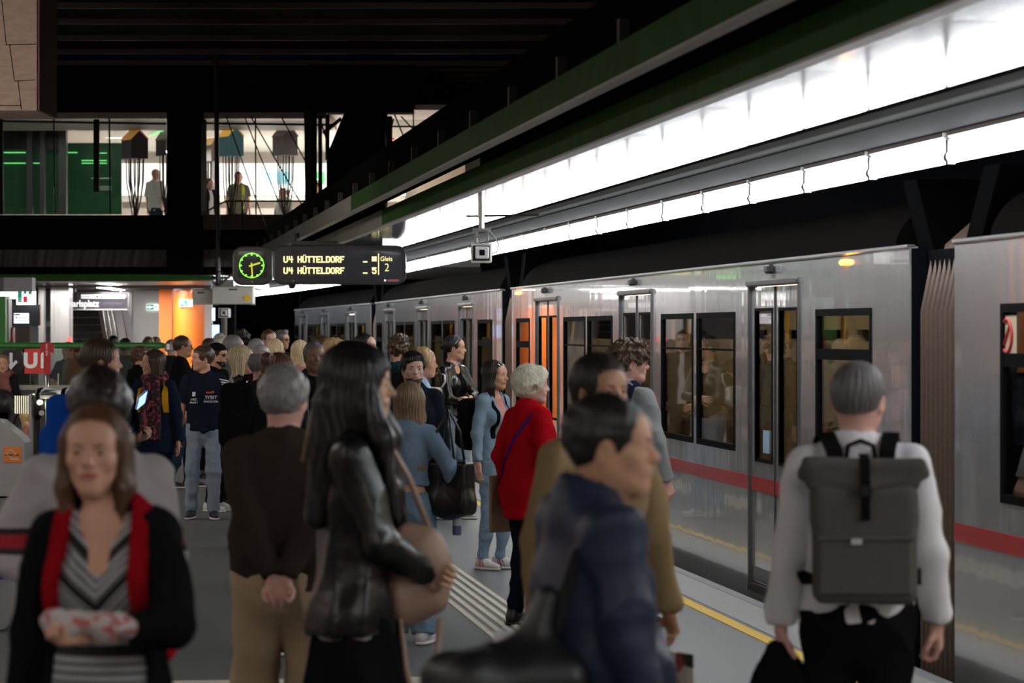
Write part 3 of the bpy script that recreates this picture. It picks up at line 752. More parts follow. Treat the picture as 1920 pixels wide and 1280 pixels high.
# two fascia beams: green towards the camera, greyer further off
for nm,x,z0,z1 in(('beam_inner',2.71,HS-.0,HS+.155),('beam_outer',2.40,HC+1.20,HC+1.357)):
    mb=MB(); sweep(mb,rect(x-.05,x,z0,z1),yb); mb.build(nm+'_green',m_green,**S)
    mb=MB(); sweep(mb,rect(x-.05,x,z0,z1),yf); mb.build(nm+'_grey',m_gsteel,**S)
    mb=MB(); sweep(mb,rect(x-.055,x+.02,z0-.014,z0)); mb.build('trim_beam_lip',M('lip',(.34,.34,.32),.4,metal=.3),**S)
mb=MB(); sweep(mb,rect(2.42,2.68,HS+.22,HS+.6)); mb.build('beam_core',m_dark,**S)
for k in range(26):
    mb=MB(); y=6+k*2.0; mb.box(2.37+cv(y),2.43+cv(y),y,y+.07,HC+1.357,HC+1.48); mb.build('trim_beam_cleat',M('cleat',(.05,.05,.05),.6),**S)
# profile and channel right of the soffit
mb=MB(); sweep(mb,[(3.62,HS-.012),(3.68,HS-.03),(3.74,HS-.035),(3.76,HS-.01),(3.76,HS+.12),(3.62,HS+.12)]); mb.build('trim_soffit_profile',M('alu_dark',(.035,.034,.032),.7,spec=.15),**S)
mb=MB(); sweep(mb,rect(3.745,3.80,HS-.03,HS+.02)); mb.build('trim_soffit_groove',m_dark,**S)
mb=MB(); sweep(mb,[(3.80,HS-.035),(4.02,HC+.975),(4.13,HC+.975),(4.13,HS+.2),(3.80,HS+.2)]); mb.build('trim_light_channel',M('channel_grey',(.014,.014,.014),.8,spec=.1),**S)
# fluorescent lamps in a continuous row
m_tube=bpy.data.materials.new('fluorescent'); m_tube.use_nodes=True
_b=m_tube.node_tree.nodes['Principled BSDF']; _b.inputs['Base Color'].default_value=(.9,.9,.9,1); _b.inputs['Emission Color'].default_value=(.95,.98,1,1); _b.inputs['Emission Strength'].default_value=TUBE
m_white=M('white_enamel',(.7,.7,.7),.4,bs=30,var=.03)
L0=1.53; k=0; y=2.0
mh=MB(); mh.prism([(4.02,.115),(4.035,.115),(4.135,.055),(4.135,.035),(4.12,.035)],'y',.03,L0-.05); mh.box(4.02,4.14,.03,L0-.05,.112,.135)
ms=MB(); ms.box(4.03,4.07,-.03,.02,-.02,.10); ms.cyl((4.05,-.035,.015),(4.05,.03,.015),.030)
mt=MB(); mt.cyl((4.05,.03,.012),(4.05,L0-.05,.012),.027,n=12)
root0=None
while y<74:
    r=thing('tube_lamp','bare white fluorescent lamp in the long row over the platform edge','lamp',(cv(y),y,HC+.835),-math.atan2(cv(y+1.5)-cv(y),1.5),'fluorescent lamps over the platform edge')
    if root0 is None:
        a=mh.build('lamp_housing',m_white,r);b_=ms.build('lamp_socket',M('socket',(.25,.25,.25),.5),r);c_=mt.build('tube',m_tube,r,smooth=True); root0=(a,b_,c_)
    else:
        for o in root0:
            q=o.copy(); sc.collection.objects.link(q); q.parent=r
    y+=L0; k+=1
# ceiling luminaires added out of view, left and overhead, to fill crowd and train
m_fill_lum=M('fill_luminaire_warm',(.9,.88,.84),.5,emit=LUM,ecol=(1,.96,.90))
def luminaire(x,y,z,wx,wy):
    t=thing('ceiling_luminaire','flat white fill luminaire added out of view over the platform','lamp',(x,y,z),0,'fill luminaires added out of view over the platform')
    mb=MB(); mb.box(-wx/2,wx/2,-wy/2,wy/2,.01,.08); mb.build('housing',m_white,t)
    mb=MB(); mb.box(-wx/2+.02,wx/2-.02,-wy/2+.02,wy/2-.02,0,.01); mb.build('diffuser',m_fill_lum,t)
for yy in range(-4,46,5): luminaire(-3.6,yy+.5,3.85,.35,2.6)
for yy in range(-4,44,6): luminaire(-7.4,yy,3.85,.35,2.6)
for yy in(-5,-1,3): luminaire(.9,yy,3.6,.4,2.4)  # overhead row added as top light on the foreground figures
mb=MB(); mb.box(-12,-3.0,-9,46,3.95,4.1); mb.build('ceiling_left_soffit',M('soffit_cream',(.5,.47,.43),.6),**S)
mb=MB(); mb.box(-10,-9.8,-9,46,0,3.95); mb.build('wall_left_panel',M('left_panel',(.55,.54,.50),.4),**S)
for yy in(3,13,23,33,43):
    mb=MB(); mb.cyl((-4.6,yy,0),(-4.6,yy,3.95),.42,n=32); mb.build('column_orange_round',M('orange_lacquer',(.80,.17,.02),.28,bs=2,var=.12,coat=.4),smooth=True,sharp=30,**S)
# ------------------------------------------------------------------ gallery and concourse (turned to face the platform's width)
RZ=-TH
def cb(name,mat,x0,x1,y0,y1,v,dep,parent=None,b=0,**kw):
    """box whose front face covers a rectangle at distance v in the concourse's own frame"""
    u0,u1=U(x0,v),U(x1,v); w1,w0=W(y0,v),W(y1,v)
    if parent is None and 'kind' in kw:
        mb=MB(); mb.box(u0,u1,v,v+dep,w0,w1,b=b); return mb.build(name,mat,None,(0,0,0),RZ,**kw)
    if parent is None:
        mb=MB(); mb.box(-(u1-u0)/2,(u1-u0)/2,0,dep,0,w1-w0,b=b); return mb.build(name,mat,None,C((u0+u1)/2,v,w0),RZ,**kw)
    po,pu,pv,pw=parent
    mb=MB(); mb.box(u0-pu,u1-pu,v-pv,v-pv+dep,w0-pw,w1-pw,b=b); return mb.build(name,mat,po,**kw)
def cthing(name,label,cat,x,v,y,group=None):
    u=U(x,v); w_=W(y,v); return (thing(name,label,cat,C(u,v,w_),RZ,group),u,v,w_)
# dark parapet, slabs and column of the gallery
cb('wall_gallery_parapet',m_dark,-160,620,403,515,50,.5,**S)
cb('wall_gallery_header',m_dark,-160,775,118,211,50,.5,**S)
cb('wall_gallery_header',m_dark,775,900,180,222,54,.5,**S)
cb('ceiling_edge_strip',M('pale_strip',(.30,.27,.24),.5,bs=2),-160,612,210,222,50,3.0,**S)
cb('column_gallery',m_dark,313,377,205,514,49.6,.9,**S)
cb('column_gallery_brown_edge',M('brown_edge',(.05,.03,.02),.6),377,380,226,400,49.9,.5,**S)
mb=MB(); mb.prism([(U(612,49.4),W(470,49.4)),(U(612,49.4),W(292,49.4)),(U(648,49.4),W(205,49.4)),(U(722,49.4),W(205,49.4)),(U(722,49.4),W(470,49.4))],'y',49.4,50.4); mb.build('column_slanted',m_dark,None,(0,0,0),RZ,**S)
cb('beam_brown_girder',M('rusty_girder',(.045,.024,.014),.6,bs=8,var=.5,bump=.2),380,606,402,430,49.7,.25,**S)
cb('floor_gallery',M('gallery_floor',(.3,.28,.26),.4),-160,900,468,500,50,12,**S)
cb('ceiling_gallery',M('gallery_ceiling',(.55,.5,.46),.5),-160,900,196,206,50.2,12.5,**S)
cb('wall_gallery_right',M('gallery_side',(.35,.3,.27),.6),872,900,222,500,51,11,**S)
m_gwall=M('gallery_wall',(.42,.36,.32),.5,bs=2,var=.1)
cb('wall_gallery_back',m_gwall,-160,900,206,500,62,.2,**S)
cb('trim_gallery_ledge',M('ledge',(.5,.46,.42),.5),200,760,368,378,61.5,.4,**S)
cb('column_gallery_beige',M('beige_col',(.44,.35,.28),.5),785,880,222,470,58,.5,**S)
# clear glazing of the gallery
gl=glass('gallery_glass',(.93,.96,.94),refl=.02)
for (a,b_) in((4,101),(101,205),(205,312),(380,480),(480,573),(573,611)):
    cb('window_gallery_pane',gl,a,b_,226,402,50.15,.012,**S)
cb('window_gallery_pane',gl,723,872,224,402,50.15,.012,**S)
# frieze: white lightbox and panels on the back wall
t=cthing('light_box','long white lit panel on the gallery back wall behind the house lanterns','sign',380,61.7,368)
cb('panel',M('lit_white',(.8,.8,.8),.5,emit=1.1,ecol=(1,.96,.95),var=.02),228,760,306,366,61.7,.15,parent=t)
cb('blue_stripe',M('lit_blue',(.3,.6,.7),.5,emit=1.2,ecol=(.35,.8,.95)),492,545,322,345,61.6,.05,parent=t)
t=cthing('green_sign','small lit green sign at the right end of the gallery','sign',600,61.2,322)
cb('face',M('lit_green',(.05,.5,.1),.5,emit=1.6,ecol=(.08,.75,.12)),588,609,322,345,61.2,.05,parent=t)
t=cthing('green_sign','lit green sign left under the red lettering, behind the truss','sign',732,57,320)
cb('face',_M['lit_green'],722,738,286,304,57,.05,parent=t)
t=cthing('shop_sign','red fascia sign with white letters seen through the steel truss','sign',752,57.5,262)
cb('board',M('red_fascia',(.5,.02,.02),.5,emit=.5,ecol=(.8,.06,.05)),722,786,250,262,57.5,.1,parent=t)
cb('white_band',M('white_band',(.75,.72,.68),.5),722,786,264,330,57.6,.1,parent=t)
cb('green_notice',M('green_notice',(.03,.18,.09),.5),722,744,314,323,57.4,.05,parent=t)
text('lettering','urg U',.17,M('letter_white',(.9,.85,.85),.5,emit=.8,ecol=(1,.9,.9)),t[0],(U(758,57.5)-t[1],-.02,W(256,57.5)-t[3]))
# green curved glass screens at left of the gallery
for (a,b_,v,c_) in((4,50,54,.5),(58,75,54.2,.5),(82,124,54.4,.5)):
    cb('window_green_screen',M('green_screen',(.03,.085,.045),.3,emit=.02,ecol=(.1,.42,.2),bs=3,var=.4),a,b_,280,402,v,.05,**S)
cb('wall_gallery_dark_panel',M('dark_panel',(.035,.034,.04),.4),4,124,226,280,54.0,.06,**S)
for a,b_ in((50,60),(75,83),(110,124)): cb('column_gallery_post',M('post_grey',(.10,.095,.10),.4),a,b_,226,402,53.8,.2,**S)
cb('window_green_screen',M('green_screen2',(.03,.10,.05),.25,emit=.02,ecol=(.1,.45,.2),bs=2,var=.4),124,228,268,402,55,.06,**S)
mg=M('green_neon',(.2,.9,.3),.4,emit=.9,ecol=(.25,.95,.3))
for (a,b_,y_) in((7,48,285),(7,48,305),(60,74,305),(124,145,285),(153,200,305),(153,200,300),(184,200,286)):
    t=cb('light_line',mg,a,b_,y_,y_+1.6,53.97 if a<124 else 54.97,.02,label='thin horizontal green light line glowing on the green gallery screens',category='light',group='green light lines in the gallery')
text('notice_text','Hermine Pfennigfeld',.16,M('faint_white',(.5,.6,.5),.5,emit=.15,ecol=(.6,.7,.6)),None,C(U(190,54.8),54.8,W(334,54.8)),(PI/2,0,RZ),label='faint white lettering on the green gallery glass',category='lettering') if False else None
for i in range(4):
    cb('notice_line',M('faint_white',(.5,.6,.5),.5,emit=.15,ecol=(.6,.7,.6)),(171,184,186,188)[i],209,(333,349,352,355)[i],(335,350,353,356)[i],54.8,.01,label='faint line of white lettering on the green gallery glass',category='lettering',group='white lettering on the green glass')
# gallery lights
gem=M('strip_white',(.9,.9,.9),.5,emit=9,ecol=(1,.97,.97))
def lineL(x0,y0,v0,x1,y1,v1,mat,lab,r=.018):
    a=C(U(x0,v0),v0,W(y0,v0));b=C(U(x1,v1),v1,W(y1,v1)); mb=MB(); mb.cyl((0,0,0),b-a,r,n=6); return mb.build('strip_light',mat,None,a,label=lab,category='light',group='strip lights in the gallery')
sl='thin white strip light under the gallery ceiling'
lineL(124,249,57,140,249,57,gem,sl); lineL(124,256,57.5,205,257,57.5,gem,sl); lineL(205,258,57.5,235,257,57.5,gem,sl); lineL(272,262,59,312,265,59,gem,sl)
lineL(266,227,56,310,227,56,gem,sl,.04); lineL(382,258,59,479,262,60,gem,sl); lineL(480,262,60,600,266,60,gem,sl); lineL(500,248,57,608,252,57,gem,sl)
lineL(273,257,58,305,245,54,mg,'green diagonal light line behind the lantern in the gallery')
for (x,v,p_) in((250,57.5,150),(430,58,420),(530,58,480),(640,58,200),(790,54,110)):
    u=U(x,v); area('gallery_lamp',C(u,v,5.3),(0,0,RZ),1.6,.5,p_,(1,.93,.88))
area('gallery_lamp',C(U(100,52.5),52.5,5.35),(0,0,RZ),1.6,.4,12,(.9,1,.9))
# bird house lanterns on branch stems
def lantern(x0,x1,ytop,yeave,ybot,v,label,c1,c2,em=0,stem=True):
    w_=(x1-x0)/FPX*v*.72; xc=(x0+x1)/2; t=thing('house_lantern',label,'sculpture',C(U(xc,v),v,3.25),RZ,'house shaped lanterns in the gallery' if 0 else None)
    zt,ze,zb=[W(q,v)-3.25 for q in(ytop,yeave,ybot)]
    mb=MB(); mb.prism([(-w_/2,zb),(w_/2,zb),(w_/2,ze),(0,zt),(-w_/2,ze)],'y',-.20,.22)
    o=mb.build('house',M('lantern_'+label[:9],c1,.5,emit=em,ecol=c1,bs=5,var=.3),t); o.rotation_euler[2]=.55
    mb=MB(); 
    for q in(-1,1): mb.add([(q*(w_/2+.01),-.21,ze-.01),(0,-.21,zt+.01),(0,.23,zt+.01),(q*(w_/2+.01),.23,ze-.01),(q*(w_/2+.01),-.21,ze+.01),(0,-.21,zt+.03),(0,.23,zt+.03),(q*(w_/2+.01),.23,ze+.01)],[(0,1,2,3),(7,6,5,4),(0,4,5,1),(1,5,6,2),(2,6,7,3),(3,7,4,0)])
    r_=mb.build('roof',M('lroof_'+label[:9],c2,.5,emit=em*2,ecol=c2),t); r_.rotation_euler[2]=.55
    R=random.Random(int(x0))
    for i in range(11):
        a=(i-5)/5*w_*.48; b_=R.uniform(-.15,.15); mb=MB(); zf=R.uniform(.25,.5)
        mb.tube([(a,b_,zb),(a*.95,b_,zb-(zb*.25)),(a*.6+R.uniform(-.03,.03),b_*.6,zb*.55),(a*.15,b_*.2,zb*zf),(a*.1,0,0)],[.010,.012,.012,.014,.014],5)
        mb.build('branch',M('branch_brown',(.04,.022,.02),.7),t,smooth=True)
lantern(229,277,246,262,298,53,'house lantern on branch stems with a glowing orange side, nearest the white shirt man',(.035,.022,.03),(.75,.33,.10),.12)
lantern(296,330,246,262,292,54,'dark house lantern half hidden by the black gallery column',(.06,.05,.06),(.25,.2,.2),.05)
lantern(412,455,240,256,293,53,'teal house lantern with glowing golden outline in the right gallery window',(.08,.17,.19),(.95,.50,.10),.22)
lantern(514,556,239,256,292,54,'mauve grey house lantern rightmost in the gallery',(.11,.085,.10),(.13,.10,.11),.05)
lantern(384,404,262,272,303,57,'small brown house lantern left of the teal one',(.10,.07,.06),(.55,.35,.15),.15)
# pipes, rods and cables before the glazing
blk=M('black_steel',(.006,.006,.006),.55,bs=20)
def rod(x0,y0,x1,y1,v,r,label,name='steel_rod',cat='rod',group=None,mat=None):
    a=C(U(x0,v),v,W(y0,v));b=C(U(x1,v),v,W(y1,v)); mb=MB(); mb.cyl((0,0,0),b-a,r,n=8)
    return mb.build(name,mat or blk,None,a,label=label,category=cat,group=group)
rod(0,227,312,232,49.3,.018,'black pipe along the top of the left gallery windows','pipe','pipe')
rod(378,231,628,234,49.3,.018,'black pipe along the top of the right gallery windows','pipe','pipe')
rod(722,237,870,237,49.3,.015,'black pipe across the truss opening','pipe','pipe')
for x,r,y1,l in((101,.012,402,'left thin'),(205,.014,402,'middle'),(0,.05,402,'leftmost thick')): rod(x,222,x+2,y1,49.4,r,l+' vertical black glazing bar of the left gallery window','glazing_bar','bar')
rod(181,224,181,360,49.2,.05,'black hanging post ending above the gallery sill','hanging_post','post')
rod(479,222,480,402,49.4,.012,'thin black vertical bar in the middle of the right gallery window','glazing_bar','bar')
rod(583,205,583,430,49.2,.10,'broad black post beside the slanted column','hanging_post','post')
rod(600,218,601,400,49.2,.035,'black truss chord right of the broad black post','truss_chord','truss')
rod(614,215,614,300,49.2,.035,'black truss chord touching the slanted column','truss_chord','truss')
cg='cables stayed across the right gallery opening'
for q in((424,218,500,430),(458,218,543,430),(470,218,575,400),(527,218,612,375),(604,235,616,275),(571,200,575,540)): rod(*q,49.0,.010,'thin black cable slanting across the right gallery windows','cable','cable',cg)
for q in((722,238,732,285),(722,245,765,310),(740,215,775,300),(752,218,812,282),(775,215,776,300),(864,218,852,255),(738,222,722,290)): rod(*q,49.0,.012,'thin black brace slanting across the truss opening','cable','cable','braces in the truss opening')
rod(730,218,730,330,49.1,.05,'black post in the truss opening','hanging_post','post')
rod(606,250,640,222,49.1,.03,'short black brace at the head of the slanted column','brace','brace')
t=thing('guard_rail','thin black guard rail on the gallery landing','railing',C(U(480,48.8),48.8,3.2),RZ)
def rr(x0,y0,x1,y1,n):
    u0=U(480,48.8); mb=MB(); mb.cyl((U(x0,48.8)-u0,0,W(y0,48.8)-3.2),(U(x1,48.8)-u0,0,W(y1,48.8)-3.2),.015,n=6); mb.build(n,blk,t)
rr(423,377,611,377,'top_rail'); rr(380,400,423,377,'top_rail')
for x in(454,598,606): rr(x,377,x,430,'baluster')
rod(405,88,409,538,48.5,.04,'long dark pole hanging from the ceiling down to the cream sign boxes','hanging_pole','pole',mat=M('pole_grey',(.05,.05,.05),.4,metal=.5))
# concrete beam head, top left
m_conc=M('board_marked_concrete',(.23,.175,.145),.8,bs=7,var=.35,bump=.5,stretch=(1,1,3))
mb=MB(); mb.box(U(-80,30),U(69,30),30,31.2,W(207,30),W(0,30)+.5)
mb.box(U(69,30),U(73,30),30.03,31.2,W(206,30),W(0,30)+.5,1)
mb.build('beam_concrete',[m_conc,M('conc_edge',(.10,.05,.04),.8)],None,(0,0,0),RZ,**S)
for (x0,y0,x1,y1) in((3,0,12,84),(10,84,68,83),(18,84,27,150),(27,152,66,150),(34,152,40,205),(0,198,40,198)):
    mb=MB(); a=(U(x0,30),29.995,W(y0,30)); b=(U(x1,30),29.995,W(y1,30)); mb.tube([a,b],.004,4); mb.build('trim_board_joint',m_dark,None,(0,0,0),RZ,**S)
area('concrete_fill',C(-5.6,26.5,3.4),(math.radians(115),0,RZ),1.2,.3,60,(1,.85,.72))  # unseen fill light added to brighten the concrete beam
# ---- concourse beyond, under the gallery
cb('beam_green_fascia',m_green,-160,330,514,527,49.9,.2,**S)
mb=MB(); v=49.9; mb.prism([(U(330,v),W(514,v)),(U(430,v),W(519,v)),(U(430,v),W(522,v)),(U(330,v),W(527,v))],'y',v,v+.2); mb.build('beam_green_fascia',m_green,None,(0,0,0),RZ,**S)
m_slat=M('metal_slat_ceiling',(.30,.28,.26),.35,metal=.6,bs=3,var=.2)
cb('ceiling_concourse',m_slat,-160,400,512,526.5,50.2,11.5,**S)
for i in range(14):
    mb=MB(); v=51+i*.75; mb.box(U(-160,v),U(396,v),v,v+.03,2.60,2.615); mb.build('trim_ceiling_slat',M('slat_gap',(.08,.07,.06),.5),None,(0,0,0),RZ,**S)
cb('floor_concourse',M('concourse_floor',(.22,.21,.20),.3,bs=20),-160,400,780,800,48,14,**S) if False else None
for _x,_v,_p in((150,52,50),(260,54,60),(60,50,40),(340,52.5,45)): area('concourse_fill',C(U(_x,_v),_v,2.57),(0,0,RZ),1.4,.4,_p,(1,.98,.95))  # fill lights added under the ceiling to brighten walls and signs
m_wallw=M('white_wall_panel',(.75,.75,.72),.45,bs=2,var=.06)
cb('wall_concourse_back',M('concourse_wall',(.25,.24,.235),.5,bs=2,var=.2),-160,245,527,800,61.5,.2,**S)
cb('wall_white_panel',m_wallw,245,300,541,800,57.5,.3,**S)
cb('trim_white_panel_post',M('steel_post',(.45,.44,.43),.3,metal=.8),241,247,541,760,57.3,.3,**S)
cb('wall_white_end',m_wallw,378,396,532,800,56.5,.3,**S)
cb('wall_dark_corner',m_dark,396,440,527,800,57,.3,**S)
# orange column
m_or=M('orange_lacquer',(.80,.17,.02),.28,bs=2,var=.12,coat=.4)
mb=MB(); v=54.5; u=U(351,v); r=29.5/FPX*v; mb.cyl((u,v+r,0),(u,v+r,2.72),r,n=40); mb.build('column_orange',m_or,None,(0,0,0),RZ,smooth=True,sharp=30,**S)
cb('column_orange_wing',M('orange_matt',(.82,.20,.02),.5,bs=2,var=.1),298,322,532,800,55.3,.3,**S)
m_or2=M('orange_wall',(.75,.14,.02),.4,bs=2,var=.1)
# stainless column and posts
m_st=M('brushed_steel',(.50,.49,.48),.28,metal=.85,bs=4,var=.25,stretch=(3,3,.3))
cb('column_steel',m_st,98,129,528,800,53,.5,**S); cb('column_steel_fin',m_st,95,99,528,800,52.8,.6,**S)
cb('column_steel_thin',m_st,72,81,528,800,52.5,.3,**S)
cb('wall_dark_glass',M('dark_niche',(.04,.045,.045),.2,bs=3,var=.4),80,97,533,700,54.5,.2,**S)
cb('wall_dark_niche_band',M('niche_band',(.13,.125,.12),.4),80,97,602,612,54.4,.1,**S)
t=cthing('ceiling_luminaire','slanting white ceiling luminaire above the black station sign','lamp',207,53,530)
mb=MB(); z_=2.64
P4=[(U(181,53),0),(U(208,53),0),(U(232,56),3.2),(U(212,56),3.2)]
mb.add([(p[0]-t[1],p[1],2.60-t[3]) for p in P4]+[(p[0]-t[1],p[1],2.64-t[3]) for p in P4],[(0,1,2,3),(7,6,5,4),(0,4,5,1),(1,5,6,2),(2,6,7,3),(3,7,4,0)])
mb.build('diffuser',M('lum_white',(.9,.9,.9),.5,emit=7,ecol=(1,.97,1)),t[0])
# station sign
t=cthing('station_sign','black hanging sign reading Karlsplatz with a row of white pictograms','sign',184,54,580)
m_sb=M('sign_black',(.018,.014,.018),.3,bs=10); m_lw=M('letter_lit',(.7,.7,.7),.5,emit=.30,ecol=(1,.98,1))
cb('board',m_sb,120,240,547,579,54,.18,parent=t)
cb('board_lip',m_st,120,238,579,581,53.95,.2,parent=t)
for _x in(140,225): cb('hanger',m_st,_x,_x+2,526,548,54.05,.05,parent=t)
text('lettering','Karlsplatz',.165,m_lw,t[0],(U(156,54)-t[1],-.012,W(569.5,54)-t[3]),off=.004,sx=.86)
text('faded_lettering','Kärntner',.12,M('faded_violet',(.05,.04,.07),.5),t[0],(U(207,54)-t[1],-.012,W(569,54)-t[3]))
for i in range(9):
    cb('pictogram',m_lw,152+i*8.7,160+i*8.7,552,559.5,53.98,.015,parent=t)
    x=152+i*8.7
    mk=[(x+.6,555.6,x+7.4,556.6),(x+.6,555.4,x+7.4,556.8),(x+1.5,555.5,x+6.5,556.2),(x+2,553.8,x+6,558),(x+1,554.5,x+7,557.5),(x+1,553.4,x+7,555),(x+3.4,553,x+4.8,558.6),(x+2,555,x+6.2,557),(x+2,554.5,x+6,557.6)][i]
    cb('pictogram_mark',m_sb,*[mk[0],mk[2],mk[1],mk[3]],53.97,.01,parent=t)
mb=MB(); v=53.97; a=lambda x,y:(U(x,v)-t[1],W(y,v)-t[3]); mb.prism([a(233.5,560),(a(232.3,560)),a(232.3,556),a(229.5,556.5),a(233,552),a(236.5,556.5),a(233.7,556)],'y',-.05,0); mb.build('arrow',m_lw,t[0])
# escalator behind the sign
t=cthing('escalator','dark escalator rising behind the black station sign, between steel balustrades','escalator',190,57,800)
for i in range(9):
    o=cb('step',M('step_dark',(.03,.027,.027),.35,metal=.4,bs=60,var=.3,stretch=(8,1,1)),128,193,582+i*13.5,594.5+i*13.5,59-i*.42,.5,parent=t)
for j,(x0,x1,c_) in enumerate(((184,192,(.11,.08,.065)),(196,201,(.30,.26,.22)),(204,209,(.42,.37,.32)),(212,226,(.30,.28,.27)),(228,240,(.20,.19,.19)))):
    mb=MB(); v=57.0-.1*j; f=lambda x,y:(U(x,v)-t[1],W(y,v)-t[3]); sl_=9+j*1.0
    mb.prism([f(x0,580),f(x1,580),f(x1+sl_+12,700),f(x0+sl_+12,700)],'y',v-57,v-57+.06)
    mb.build('balustrade',M('esc_metal%d'%j,c_,.3,metal=.7,bs=3,var=.2),t[0])
# exit signs
def exit_sign(x0,x1,y0,y1,v,label,left=True):
    t=cthing('exit_sign',label,'sign',(x0+x1)/2,v,y1)
    xm=x0+(x1-x0)*.60
    cb('backing',M('sign_white',(.8,.82,.8),.5,emit=.7,ecol=(.9,1,.95)),x0,x1,y0,y1,v,.03,parent=t)
    cb('green_face',M('sign_green',(.01,.25,.14),.5,emit=.35,ecol=(.02,.4,.24)),x0+.8,xm,y0+.8,y1-.8,v-.01,.02,parent=t)
    cx,cy,h=(x0+xm)/2,(y0+y1)/2,(y1-y0)*.30; f=lambda x,y:(U(x,v)-t[1],W(y,v)-t[3]); mb=MB()
    if left: mb.prism([f(cx-h*1.6,cy),f(cx,cy-h),f(cx,cy-h*.35),f(cx+h*1.6,cy-h*.35),f(cx+h*1.6,cy+h*.35),f(cx,cy+h*.35),f(cx,cy+h)],'y',-.02,-.012)
    else: mb.prism([f(cx-h,cy-h),f(cx+h*.6,cy-h),f(cx,cy-h*.4),f(cx+h*1.2,cy+h*.8),f(cx+h*.8,cy+h*1.2),f(cx-h*.4,cy),f(cx-h,cy+h*.6)],'y',-.02,-.012)
    mb.build('arrow',M('arrow_white',(.8,.9,.85),.5,emit=.9,ecol=(.9,1,.95)),t[0])
    g=_M['sign_green']; s_=y1-y0; rx=xm+(x1-xm)*.5; mb=MB()
    Z3=lambda x,y:(U(x,v)-t[1],-.012,W(y,v)-t[3]); q=FPX/v
    mb.cyl((Z3(rx,y0+s_*.22)[0],-.015,Z3(rx,y0+s_*.22)[2]),(Z3(rx,y0+s_*.22)[0],-.005,Z3(rx,y0+s_*.22)[2]),s_*.09/q,n=8)
    for (ax,ay,bx,by) in((0,.33,-.05,.58),(0,.38,-.2,.5),(0,.38,.17,.48),(-.05,.58,.15,.68),(.15,.68,.12,.9),(-.05,.58,-.16,.72),(-.16,.72,-.32,.78)):
        mb.tube([Z3(rx+ax*s_,y0+ay*s_),Z3(rx+bx*s_,y0+by*s_)],s_*.045/q,5)
    mb.build('running_figure',g,t[0])
exit_sign(275,297,570,581,57.46,'small green and white exit sign with left arrow on the white wall')
exit_sign(336,361,561,575,54.46,'green and white exit sign with diagonal arrow on the orange column',False)
# screens at the tunnel mouth
for (x0,x1,y0,y1,l) in((397,403,577,601,'upper bluish screen at the dark tunnel mouth'),(397,411,609,633,'lower blue screen at the dark tunnel mouth')):
    t=cthing('screen',l,'screen',404,56,y1)
    cb('housing',m_dark,x0-1,414,y0-1,y1+1,56.02,.1,parent=t)
    cb('display',M('screen_'+l[:5],(.2,.35,.6),.4,emit=1.6,ecol=(.3,.55,.95) if l[0]=='l' else (.5,.6,.85),bs=2,var=.7),x0,x1,y0,y1,56,.03,parent=t)
# left of the concourse
t=cthing('wall_cabinet','pale grey metal box under the concourse ceiling, far left','box',33,46,546)
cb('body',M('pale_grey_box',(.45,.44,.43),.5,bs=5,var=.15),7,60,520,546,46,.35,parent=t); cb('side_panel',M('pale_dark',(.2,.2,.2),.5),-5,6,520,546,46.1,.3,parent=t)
t=cthing('emergency_sign','bright white hanging sign with green and red symbols, far left','sign',48,47,571)
cb('face',M('sign_face_hot',(.9,.9,.9),.5,emit=2.4,ecol=(1,1,.98)),31,65,545,571,47,.12,parent=t)
cb('light_band',M('sign_face_hot2',(.9,.9,.9),.5,emit=2.0,ecol=(1,1,1)),0,31,547,560,47.1,.12,parent=t)
cb('green_symbol',_M['sign_green'],33,41,546,567,46.98,.02,parent=t); cb('green_symbol',_M['sign_green'],44,50,546,551,46.98,.02,parent=t); cb('green_symbol',_M['sign_green'],53,60,546,552,46.98,.02,parent=t)
cb('red_symbol',M('sign_red',(.6,.02,.03),.5,emit=.4,ecol=(.8,.04,.05)),43.5,51,555,567,46.98,.02,parent=t)
text('letter','O',.075,_M['letter_lit'],t[0],(U(37,47)-t[1],-.03,W(562,47)-t[3]))
t=cthing('notice_monitor','dark monitor panel showing a white notice, far left','screen',45,47.5,610)
cb('panel',M('monitor_dark',(.02,.021,.028),.3),17,75,571,610,47.5,.12,parent=t)
cb('notice',M('notice_white',(.7,.7,.75),.5,emit=.75,ecol=(.9,.87,1)),26,54,587,606,47.48,.02,parent=t)
cb('notice_heading',M('notice_violet',(.10,.05,.16),.5),27,37,588.5,591,47.47,.01,parent=t)
for i in range(4): cb('notice_line',M('notice_grey',(.35,.33,.38),.5),34,52 if i<3 else 48,594+i*3,595+i*3,47.47,.01,parent=t)
cb('notice_mark',_M['notice_violet'],29,32,594,597,47.47,.01,parent=t)
cb('wall_door_tan',M('tan_door',(.16,.13,.11),.5),20,56,611,760,48.5,.1,**S)
cb('wall_poster_panel',M('pale_poster',(.35,.36,.38),.4,bs=3,var=.3),56,72,612,700,48.4,.05,**S)
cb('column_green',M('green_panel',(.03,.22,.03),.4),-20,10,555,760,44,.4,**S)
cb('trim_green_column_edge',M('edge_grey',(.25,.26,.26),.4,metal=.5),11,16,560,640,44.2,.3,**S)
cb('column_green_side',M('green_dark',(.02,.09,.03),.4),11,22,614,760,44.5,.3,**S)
t=cthing('fire_extinguisher','small red extinguisher behind the green column at far left','extinguisher',22.5,44.44,642)
mb=MB(); mb.cyl((0,0,0),(0,0,.16),.022,n=12); mb.cyl((0,0,.16),(0,0,.19),.022,.01,n=12); mb.build('cylinder',M('ext_red',(.5,.02,.02),.3),t[0],smooth=True); mb=MB(); mb.box(-.02,.02,-.01,.01,.19,.22); mb.build('valve',m_sb,t[0])
